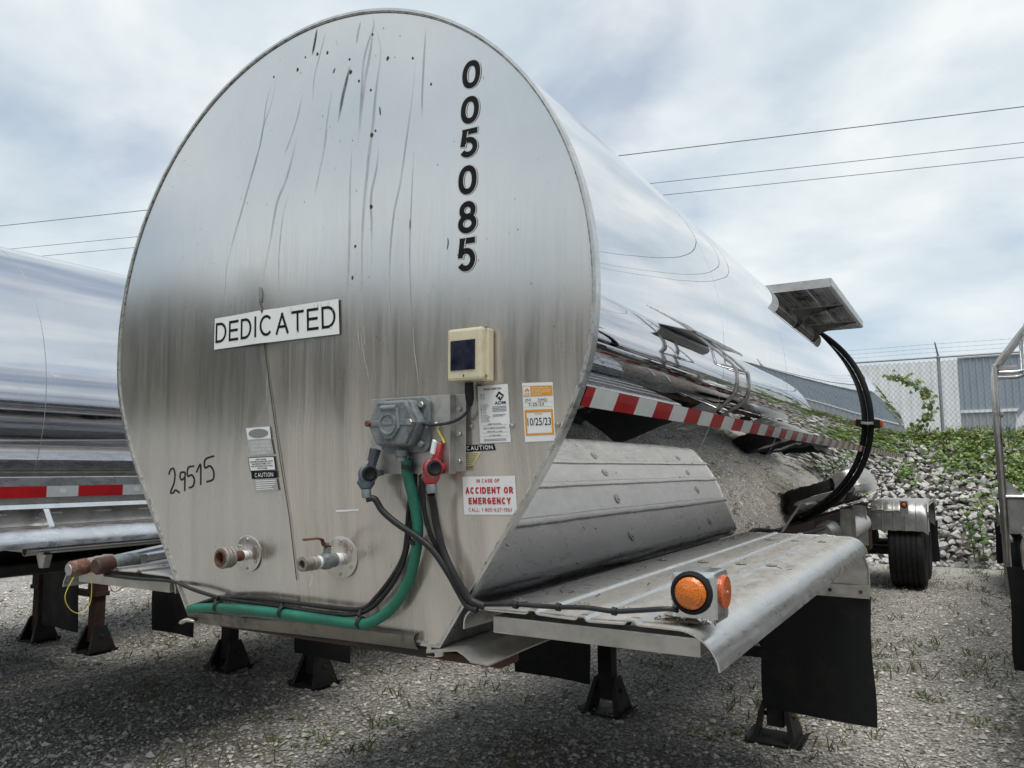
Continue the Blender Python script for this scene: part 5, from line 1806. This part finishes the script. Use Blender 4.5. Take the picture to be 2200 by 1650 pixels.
for (a, c) in (((0.274, -0.038, 1.228), (0.283, -0.046, 1.207)), ((-0.04, -0.037, 1.22), (-0.028, -0.045, 1.203)), ((-0.346, -0.031, 1.213), (-0.331, -0.039, 1.193))):
    MB().tube([a, ((a[0] + c[0]) / 2, a[1] - 0.012, (a[2] + c[2]) / 2), c], 0.006, 6).build('hose_clamp', MAT['hose'], tr, smooth=True)

# ---------------------------------------------------------------- pipe ends
def flange(cx, cz, r, name):
    y = head_y(cx, cz)
    f = MB().lathe([(r, 0.001), (r, 0.004), (r - 0.002, 0.005), (0.015, 0.006)], (cx, y, cz), (0, -1, 0), 40).build(name, MAT['head'], tr, smooth=True)
    for k in range(6):
        a = R_(60 * k + 30)
        b = MB()
        bolt(b, (0, 0, 0), (0, -1, 0), 0.0042, 0.003)
        b.build('screw', MAT['steel'], f, loc=(cx + 0.8 * r * math.cos(a), y - 0.005, cz + 0.8 * r * math.sin(a)))
    return f, y


f1, y_ = flange(-0.217, 1.361, 0.058, 'pipe_flange')
pp = (-0.222, y_, 1.356)
MB().lathe([(0.014, 0), (0.016, 0.02), (0.014, 0.028)], pp, (0, -1, 0), 18).build('thread_tape', MAT['ptfe'], f1, smooth=True)
MB().lathe([(0.016, 0.024), (0.017, 0.03), (0.014, 0.045), (0.018, 0.062), (0.014, 0.066)], pp, (0, -1, 0), 18).build('pipe_nipple', MAT['rust'], f1, smooth=True)
MB().lathe([(0.020, 0.060), (0.031, 0.064), (0.033, 0.070), (0.031, 0.076), (0.033, 0.083), (0.031, 0.090), (0.0335, 0.097), (0.031, 0.104), (0.022, 0.104), (0.021, 0.07)], pp, (0, -1, 0), 26, close=False).build('coupling', MAT['rustgrey'], f1, smooth=0.4)
MB().lathe([(0.0215, 0.104), (0.024, 0.108), (0.019, 0.108), (0.016, 0.085), (0.001, 0.082)], pp, (0, -1, 0), 24, close=False).build('coupling_mouth', MAT['rust'], f1, smooth=0.4)
f2, y_ = flange(0.182, 1.371, 0.062, 'pipe_flange')
pp = (0.180, y_, 1.366)
MB().lathe([(0.016, 0), (0.019, 0.016), (0.016, 0.032)], pp, (0, -1, 0), 18).build('thread_tape', MAT['ptfe'], f2, smooth=True)
MB().lathe([(0.016, 0.026), (0.021, 0.030), (0.021, 0.046), (0.024, 0.052), (0.024, 0.070), (0.020, 0.078), (0.020, 0.088), (0.016, 0.092)], pp, (0, -1, 0), 20).build('ball_valve', MAT['zinc'], f2, smooth=0.5)
MB().lathe([(0.017, 0.088), (0.019, 0.095), (0.017, 0.102)], pp, (0, -1, 0), 18).build('thread_tape', MAT['ptfe'], f2, smooth=True)
MB().lathe([(0.018, 0.100), (0.021, 0.104), (0.018, 0.110), (0.021, 0.116), (0.018, 0.122), (0.0205, 0.127), (0.0205, 0.156), (0.012, 0.157), (0.011, 0.140), (0.001, 0.139)], pp, (0, -1, 0), 20, close=False).build('hose_fitting', MAT['rustgrey'], f2, smooth=0.4)
MB().lathe([(0.011, 0.0), (0.011, 0.02), (0.006, 0.022), (0.006, 0.034)], (pp[0], pp[1] - 0.060, pp[2] + 0.018), (0, 0, 1), 12).build('valve_stem', MAT['zinc'], f2, smooth=0.5)
hz_ = pp[2] + 0.045
MB().tube([(pp[0], pp[1] - 0.050, hz_ - 0.004), (pp[0], pp[1] - 0.072, hz_), (pp[0], pp[1] - 0.082, hz_ + 0.018), (pp[0], pp[1] - 0.100, hz_ + 0.022), (pp[0], pp[1] - 0.150, hz_ + 0.022)], [0.009, 0.009, 0.008, 0.007, 0.008], 8, flat=0.45).build('valve_lever', MAT['rust'], f2, smooth=0.6)
MB().tube(smooth_path([(pp[0], pp[1] - 0.12, pp[2] - 0.018), (pp[0] + 0.006, pp[1] - 0.122, pp[2] - 0.04), (pp[0], pp[1] - 0.125, pp[2] - 0.062)], 4), 0.001, 4).build('loose_thread', MAT['ptfe'], f2)

# ---------------------------------------------------------------- sill below the head
sill = [(-0.001, 1.176), (-0.018, 1.174), (-0.026, 1.168), (-0.026, 1.158), (-0.018, 1.142), (-0.004, 1.128)]
MB().sheet(sill[::-1], -0.500, 0.455, 'x', 0.002, 30, lambda x, y: -0.012 + 0.024 * (x + 0.5) - 0.010 * max(0, x) + 0.0015 * math.sin(x * 9) * max(0, -y / 0.03)).build('front_sill', MAT['greasy'], tr, smooth=0.9)
MB().tube(smooth_path([(-0.520, -0.030, 1.118), (-0.51, -0.032, 1.124), (-0.49, -0.03, 1.130), (-0.46, -0.02, 1.128)], 4), [0.004] + [0.011] * 11 + [0.006], 8, flat=0.6).build('sill_end', MAT['alu'], tr, smooth=True)
MB().lathe([(0.002, 0), (0.026, 0.004), (0.032, 0.02), (0.030, 0.05)], (0.485, 0.034, 1.112), (0, 0, 1), 16).build('corner_post', MAT['rim'], tr, smooth=True)
MB().sheet([(0.500, 1.140), (0.56, 1.150), (0.60, 1.156), (0.625, 1.146), (0.645, 1.132), (0.70, 1.130)], -0.03, 1.5, 'y', 0.004, 8, lambda y, x: 0.004 * math.sin(y * 6)).build('side_ledge', MAT['alu'], tr, smooth=0.9)
MB().box(-0.45, 0.68, 0.06, 0.16, 1.096, 1.122).build('cross_member', MAT['rustpaint'], tr, bevel=0.006)
MB().box(-0.50, 0.50, 0.004, 0.05, 1.118, 1.146).build('rubbing_strip', MAT['blackpaint'], tr, bevel=0.004)

# ---------------------------------------------------------------- lamp on the right fender, cable to it
lb = MB().box(1.160, 1.268, 0.05, 0.165, 1.268, 1.386).build('marker_lamp', MAT['fender_clean'], tr, bevel=0.012)
lc = (1.212, 0.05, 1.338)
MB().lathe([(0.050, 0), (0.050, 0.006), (0.042, 0.012), (0.038, 0.008)], lc, (0, -1, 0), 30).build('grommet', MAT['rubber'], lb, smooth=0.6)
MB().lathe([(0.038, 0.004), (0.037, 0.014), (0.031, 0.019), (0.030, 0.024), (0.016, 0.030), (0.001, 0.032)], lc, (0, -1, 0), 30).build('lamp_lens', MAT['amber'], lb, smooth=0.6)
MB().lathe([(0.040, 0), (0.040, 0.006), (0.036, 0.009), (0.001, 0.010)], (1.268, 0.115, 1.336), (1, 0, 0), 30).build('side_reflector', MAT['amber2'], lb, smooth=0.6)
MB().lathe([(0.004, 0.009), (0.003, 0.012), (0.001, 0.0125)], (1.268, 0.115, 1.336), (1, 0, 0), 8).build('screw', MAT['steel'], lb)
hose('lamp_cable', [(0.632, -0.01, 1.274), (0.677, -0.005, 1.275), (0.759, 0, 1.281), (0.828, 0.01, 1.281), (0.881, 0.01, 1.283), (0.956, 0.015, 1.287), (1.028, 0.02, 1.284), (1.096, 0.03, 1.291), (1.162, 0.04, 1.298), (1.185, 0.075, 1.285)], 0.0062, 'hose')
for a in ((0.763, 0, 1.28), (0.881, 0.01, 1.283), (1.028, 0.02, 1.284)):
    MB().lathe([(0.007, -0.006), (0.010, -0.006), (0.010, 0.006), (0.007, 0.006)], (0, 0, 0), (1, 0, -0.1), 10, close=False).build('cable_clip', MAT['hose'], tr, smooth=True, loc=a)
hose('lamp_cable', [(0.60, 0.03, 1.285), (0.615, 0.3, 1.28), (0.60, 0.7, 1.285), (0.62, 1.2, 1.28), (0.60, 1.8, 1.29), (0.61, 2.6, 1.285)], 0.011, 'hose')
lt = MB()
for k in range(130):
    x, y = rnd.gauss(1.20, 0.035), 0.035 + abs(rnd.gauss(0, 0.018))
    if rnd.random() < 0.25:
        x, y = rnd.uniform(0.64, 1.22), rnd.uniform(0.2, 2.7)
    a = rnd.uniform(0, 3.14)
    d = Vector((math.cos(a), math.sin(a), rnd.uniform(-0.1, 0.2))) * rnd.uniform(0.004, 0.011)
    lt.bar(Vector((x, y, 1.272)) - d, Vector((x, y, 1.274)) + d, 0.003, 0.0015)
tag(lt.build('leaf_litter', MAT['debris'], tr, fix=False), kind='stuff')

# ---------------------------------------------------------------- stored pipes on the left fender
for k, (a, c, m1, m2, r) in enumerate((((-1.1, -0.084, 1.263), (-1.1, 0.408, 1.317), 'rustred', 'tubesteel', 0.030), ((-1, -0.047, 1.276), (-1, 0.402, 1.303), 'rustgrey', 'tubesteel', 0.031))):
    a, c = Vector(a), Vector(c)
    d = (c - a).normalized()
    tb_ = MB().cyl(a + d * 0.16, a + d * 1.9, 0.019, None, 16).build('stored_pipe', MAT[m2], tr, smooth=True)
    MB().lathe([(0.002, -0.004), (r * 0.82, -0.003), (r, 0.004), (r, 0.06), (r * 0.9, 0.066)], a, d, 22).build('end_cap', MAT['rustred' if k == 0 else 'rustpaint'], tb_, smooth=0.5)
    MB().lathe([(r * 0.86, 0.06), (r * 0.95, 0.075), (r * 0.9, 0.09), (r * 0.98, 0.105), (r * 0.9, 0.12), (r * 0.98, 0.135), (r * 0.8, 0.165), (0.018, 0.175)], a, d, 22).build('coupling', MAT['rustgrey' if k == 0 else 'zinc'], tb_, smooth=0.4)
    if k == 0:
        MB().lathe([(0.001, -0.005), (r * 0.7, -0.006), (r * 0.75, -0.001)], a, d, 18).build('cap_face', MAT['galv'], tb_, smooth=0.5)
    else:
        MB().box(a.x + d.x * 0.17 - 0.004, a.x + d.x * 0.17 + 0.026, a.y + 0.165, a.y + 0.19, a.z - 0.015, a.z + 0.03).build('clamp', MAT['steel'], tb_, bevel=0.003)
lp = smooth_path([(-1.05, -0.097, 1.24), (-1.05, -0.124, 1.178), (-1.05, -0.104, 1.129), (-1.05, -0.065, 1.108), (-1.05, -0.03, 1.136), (-1.05, -0.027, 1.207), (-1.05, -0.038, 1.237)], 6)
MB().tube(lp, 0.0014, 5).build('wire_loop', MAT['yellowtie'], tr, smooth=True)
MB().tube(smooth_path([(-1, 0.095, 1.253), (-1, 0.084, 1.214), (-1, 0.061, 1.187), (-1, 0.031, 1.174), (-1, 0.011, 1.201)], 5), 0.0014, 5).build('wire_loop', MAT['rust'], tr, smooth=True)

# ---------------------------------------------------------------- hose round the tank, its bracket and side lamp
ring = []
for i in range(41):
    a = R_(62 - 140 * i / 40)
    rr = 1.027
    ring.append((rr * math.cos(a), 6.05 + 0.03 * math.sin(i * 0.3), ZC + rr * math.sin(a)))
MB().tube(ring, 0.026, 12).build('drain_hose', MAT['rubber'], tr, smooth=True)
bk = MB().box(0.97, 1.05, 5.96, 6.12, 2.030, 2.055).build('side_lamp', MAT['steel'], tr, bevel=0.003)
MB().box(1.05, 1.10, 6.01, 6.08, 2.00, 2.075).build('lamp_base', MAT['rubber'], bk, bevel=0.004)
MB().box(1.10, 1.128, 6.015, 6.075, 2.008, 2.067).build('lamp_lens', MAT['amber2'], bk, bevel=0.008)

lip = []
for i in range(13):
    z = 1.15 + (1.40 - 1.15) * i / 12
    lip.append((WB + 0.676 * (z - 1.15), z))
lv, lf = [], []
for (x, z) in lip:
    lv += [(x - 0.020, 4.404, z + 0.012), (x + 0.006, 4.404, z - 0.004), (x + 0.006, 4.392, z - 0.004), (x, 4.35, z)]
for i in range(12):
    for k in range(3):
        lf.append((4 * i + k, 4 * i + k + 1, 4 * i + k + 5, 4 * i + k + 4))
MB().add(lv, lf).build('skirt_lip', MAT['alu'], tr)

# ---------------------------------------------------------------- catwalk on top
KX0, KX1, KY0, KY1, KZ = 0.495, 0.992, 4.2, 6.14, 3.022
cw = MB().box(KX1 - 0.008, KX1, KY0, KY1, KZ - 0.06, KZ).build('catwalk', MAT['alu'], tr, bevel=0.002)
MB().box(KX0, KX1 - 0.009, KY0, KY0 + 0.008, KZ - 0.065, KZ).build('edge_channel', MAT['alu'], cw)
MB().box(KX0, KX1 - 0.009, KY1 - 0.008, KY1, KZ - 0.065, KZ).build('edge_channel', MAT['alu'], cw)
for k in range(3):
    x0_ = KX0 + 0.157 * k
    m = MB()
    nx, ny_ = 4, 50
    for j in range(ny_):
        y0_ = KY0 + 0.01 + (KY1 - KY0 - 0.02) * j / ny_
        m.box(x0_ + 0.006, x0_ + 0.148, y0_, y0_ + 0.018, KZ - 0.018, KZ - 0.007 + 0.010 * (j % 2))
    for i in range(nx + 1):
        xx = x0_ + 0.005 + 0.145 * i / nx
        m.box(xx - 0.004, xx + 0.004, KY0 + 0.012, KY1 - 0.012, KZ - 0.020, KZ - 0.009)
    m.build('grating_plank', MAT['greasy'], cw, fix=False)
    MB().box(x0_ + 0.149, x0_ + 0.156, KY0 + 0.01, KY1 - 0.01, KZ - 0.056, KZ - 0.014).build('plank_edge', MAT['alu'], cw)
for y in (KY0 + 0.75, KY0 + 1.58):
    MB().prism([(KX0 + 0.02, y, KZ - 0.057), (KX1 - 0.02, y, KZ - 0.057), (KX1 - 0.02, y, KZ - 0.070), (KX0 + 0.30, y, KZ - 0.105), (KX0 + 0.14, y, KZ - 0.15)], (0, -0.004, 0), (0, 0.004, 0)).build('gusset', MAT['greasy'], cw)
    MB().box(KX0 + 0.02, KX1 - 0.02, y - 0.02, y + 0.02, KZ - 0.062, KZ - 0.057).build('gusset_flange', MAT['alu'], cw)

# ---------------------------------------------------------------- tanks and boxes under the middle
MB().lathe([(0.02, 0), (0.09, 0.02), (0.11, 0.07), (0.11, 1.25), (0.09, 1.30), (0.02, 1.32)], (0.62, 7.2, 0.99), (0, 1, 0), 24).build('air_tank', MAT['white'], tr, smooth=0.6)
MB().lathe([(0.001, 0), (0.10, 0.002), (0.115, 0.03), (0.115, 0.5), (0.02, 0.55)], (0.50, 6.35, 0.99), (0, 1, 0), 24).build('air_tank', MAT['alu'], tr, smooth=0.6)
for y in (6.9, 7.9):
    MB().box(0.60, 0.70, y, y + 0.012, 0.82, 1.22).build('hanger', MAT['alu'], tr)
    MB().box(0.66, 0.72, y + 0.2, y + 0.21, 0.82, 1.2).build('hanger', MAT['alu'], tr)
MB().box(0.30, 0.66, 8.7, 8.75, 0.70, 1.13).build('bracket_plate', MAT['alu'], tr, bevel=0.004)
MB().prism([(0.62, 9.2, 0.60), (0.62, 9.2, 1.12), (0.62, 9.55, 1.12), (0.62, 9.5, 0.60)], (-0.2, 0, 0), (0, 0, 0)).build('suspension_hanger', MAT['rustpaint'], tr)
hose('brake_line', [(0.58, 2.9, 1.20), (0.56, 3.4, 1.14), (0.60, 3.8, 1.12), (0.55, 4.6, 1.10), (0.58, 6.0, 1.08)], 0.016, 'hose')

hose('air_line', [(0.30, 0.9, 1.06), (0.34, 1.5, 1.02), (0.28, 2.2, 0.98), (0.45, 2.9, 0.96), (0.40, 4.0, 0.98)], 0.011, 'hose')
hose('air_line', [(-0.10, 1.4, 1.06), (0.05, 2.0, 0.95), (0.12, 2.6, 0.93), (0.02, 3.3, 0.97)], 0.009, 'hose')
MB().bar((-0.35, 3.25, 0.86), (0.62, 3.25, 0.86), 0.045, 0.045).build('crank_shaft', MAT['rustpaint'], tr, bevel=0.004)
MB().box(0.60, 0.78, 3.18, 3.32, 0.84, 1.0).build('gear_box', MAT['blackpaint'], tr, bevel=0.01)

# ================================================================ LEFT NEIGHBOUR
t2 = thing('tank_trailer', 'streaky polished tanker trailer on the left, red and white tape along its side rail', 'trailer', (-3.08, -0.10, 0), None)
P2_ = Prof(0.95, 1.965, 1.0, 0.4, False)
s2 = make_shell(P2_, 11.2, MAT['mirror2'], t2, n=160, ny=24)
hb = make_head(P2_, MAT['dull'], t2, 0.05, 96, 20, False)
chassis(t2, 10.9, (-0.51, 0.46), 2.83, ((0.62, 1.15), (-1.0, -0.48)), fz=1.372, fl_y=2.43, fmat='fender_clean', full=False, flz=0.33)
for s in (-1, 1):
    MB().box(s * 1.08 - 0.05, s * 1.08 + 0.05, 0.1, 10.5, 1.505, 1.60).build('side_rail', MAT['fender_clean'], t2, bevel=0.004)
    MB().box(s * 1.06 - 0.05, s * 1.06 + 0.05, 0.1, 10.5, 1.462, 1.502).build('rail_groove', MAT['alu'], t2)
    MB().sheet([(s * 1.14, 1.452), (s * 1.13, 1.470), (s * 1.09, 1.472)] if s > 0 else [(-1.09, 1.472), (-1.13, 1.470), (-1.14, 1.452)], 0.1, 10.5, 'y', 0.003, 4).build('rail_lip', MAT['fender_clean'], t2)
    MB().prism([(s * 1.03, 0, 1.462), (s * 1.05, 0, 1.462), (s * 1.12, 0, 1.374), (s * 1.10, 0, 1.374)], (0, 0.1, 0), (0, 6.0, 0)).build('tray_panel', MAT['alu'], t2)
    for k in range(9):
        hy = 0.13 + 0.25 * k
        MB().box(s * 1.078 - 0.006, s * 1.078 + 0.006, hy, hy + 0.10, 1.424, 1.432).build('hinge', MAT['rim'], t2)
    for hy in (0.36, 1.8, 3.3):
        MB().prism([(s * 1.135, hy, 1.46), (s * 1.02, hy, 1.372), (s * 1.20, hy, 1.372)], (0, 0, 0), (0, 0.025, 0)).build('rail_bracket', MAT['fender_clean'], t2)


def t2_tape(y, v):
    return (1.1325, y, 1.556 - 0.052 * v)


def wab(strip, y, e):
    P, F, w, h = text_mesh('WABASH', 0.02)
    vs2 = [(1.1335, y + 0.06 + (e - y - 0.12) * p[0], 1.522 + 0.022 * p[1]) for p in P]
    MB().add(vs2, F).build('lettering', MAT['tapetext'], strip, fix=False)


tape_run(t2, t2_tape, 0.135, 10.4, [0.24, 0.15, 0.23, 0.15], red_first=True, text=wab)
for y in (0.44, 2.0, 3.6, 5.2):
    sweep_rim(P2_, 'sheet_seam', MAT['dull'], s2, y, y + 0.003, -0.001, 0.0004, 120)
MB().cyl((1.235, 0.28, 1.272), (1.235, 1.8, 1.272), 0.020, None, 18).build('conduit', MAT['tubesteel'], t2, smooth=True)
MB().lathe([(0.020, 0), (0.022, 0.0), (0.022, 0.05), (0.017, 0.05), (0.017, 0.001)], (1.235, 0.24, 1.272), (0, 1, 0), 20, close=False).build('conduit_end', MAT['alu'], t2, smooth=0.6)
MB().box(0.60, 1.22, 0.30, 0.36, 1.255, 1.335).build('support_beam', MAT['alu'], t2, bevel=0.004)
MB().prism([(1.18, 0.32, 1.25), (1.26, 0.32, 1.25), (1.24, 0.32, 1.19), (1.21, 0.32, 1.19)], (0, 0, 0), (0, 0.03, 0)).build('hanger', MAT['alu'], t2)
MB().box(0.0, 0.9, 1.5, 1.6, 1.08, 1.25).build('cross_member', MAT['blackpaint'], t2)

# ================================================================ FAR LEFT NEIGHBOUR (only its legs and flaps show under the others)
t3 = thing('tank_trailer', 'tanker trailer behind the left one, rusty brown landing legs under it', 'trailer', (-5.72, -0.75, 0), None)
P3_ = Prof(0.92, 1.95, 1.0, 0.4, False)
make_shell(P3_, 11.0, MAT['mirror2'], t3, n=96, ny=12)
make_head(P3_, MAT['rim'], t3, 0.05, 72, 12, False)
chassis(t3, 10.8, (-0.36, 0.57), 3.28, ((0.42, 0.97), (-1.05, -0.5)), leg_mat='rustpaint', fz=1.30, fl_y=2.85, fmat='fender', full=False, flz=0.29)

# ================================================================ RIGHT NEIGHBOUR
t4 = thing('tank_trailer', 'tanker trailer at the right edge of the photo with a bent-tube ladder', 'trailer', (3.34, 1.62, 0), None)
P4_ = Prof(1.0, ZC, ZB, WB, True)
make_shell(P4_, 9.2, MAT['mirror'], t4, n=180, ny=40, skirt=4.4)
make_head(P4_, MAT['rim'], t4, 0.03, 128, 24, False)
sweep_rim(P4_, 'end_rim', MAT['rim'], t4, -0.010, 0.014, -0.010, 0.006)
chassis(t4, 9.3, (-0.60, 0.55), 3.4, ((-1.375, -0.80), (0.70, 1.285)), fz=1.275, fl_y=2.95, fmat='fender_clean', wheels=(9.0, 10.15), rear=(8.5, 10.65), full=False, flz=0.28)


def t4_tape(y, v):
    z = tape_z1 + (tape_z0 - tape_z1) * (1 - v)
    a = math.asin(z - ZC)
    q = max(0.0, min(1.0, (y - 2.9) / 2.6))
    rr = MAIN.rho(a)
    rr += (1 - rr) * q * q * (3 - 2 * q)
    return (-rr * math.cos(a) - 0.0020, y, ZC + rr * math.sin(a))


tape_run(t4, t4_tape, 0.04, 9.0, [0.28, 0.18])
# ladder on its left side
LX = -1.355
for y in (3.40, 3.80):
    rail = MB().tube(smooth_path([(LX, y, 0.74), (LX, y, 1.4), (LX, y, 2.30), (LX + 0.02, y, 2.40), (LX + 0.09, y, 2.50), (LX + 0.22, y, 2.67), (LX + 0.48, y, 2.98), (LX + 0.75, y, 3.16)], 5), 0.021, 12).build('ladder_rail', MAT['steel'], t4, smooth=True)
    MB().tube(smooth_path([(LX + 0.03, y, 2.34), (LX + 0.18, y, 2.345), (LX + 0.20, y, 2.40), (LX + 0.20, y, 2.66)], 4), 0.014, 10).build('ladder_brace', MAT['tubesteel'], t4, smooth=True)
    MB().cyl((LX, y, 1.42), (-0.9, y, 1.42), 0.017, None, 10).build('ladder_brace', MAT['tubesteel'], t4, smooth=True)
for z in (0.78, 1.09, 1.40, 1.71, 2.02, 2.36):
    MB().box(LX - 0.005, LX + (0.15 if z > 2.2 else 0.04), 3.42, 3.78, z, z + 0.03).build('ladder_rung', MAT['alu'], t4, bevel=0.004)
MB().prism([(LX + 0.015, 3.43, 1.18), (LX + 0.015, 3.43, 1.55), (LX + 0.16, 3.43, 1.40), (LX + 0.16, 3.43, 1.18)], (0, 0, 0), (0, 0.006, 0)).build('ladder_gusset', MAT['alu'], t4)
# catwalk of the right neighbour (shows in the polished side)
cw = MB().box(-1.09, -1.082, 3.3, 4.9, 2.795, 2.855).build('catwalk', MAT['alu'], t4)
MB().box(-1.08, -0.64, 3.3, 4.9, 2.836, 2.85).build('grating_plank', MAT['alu'], cw)
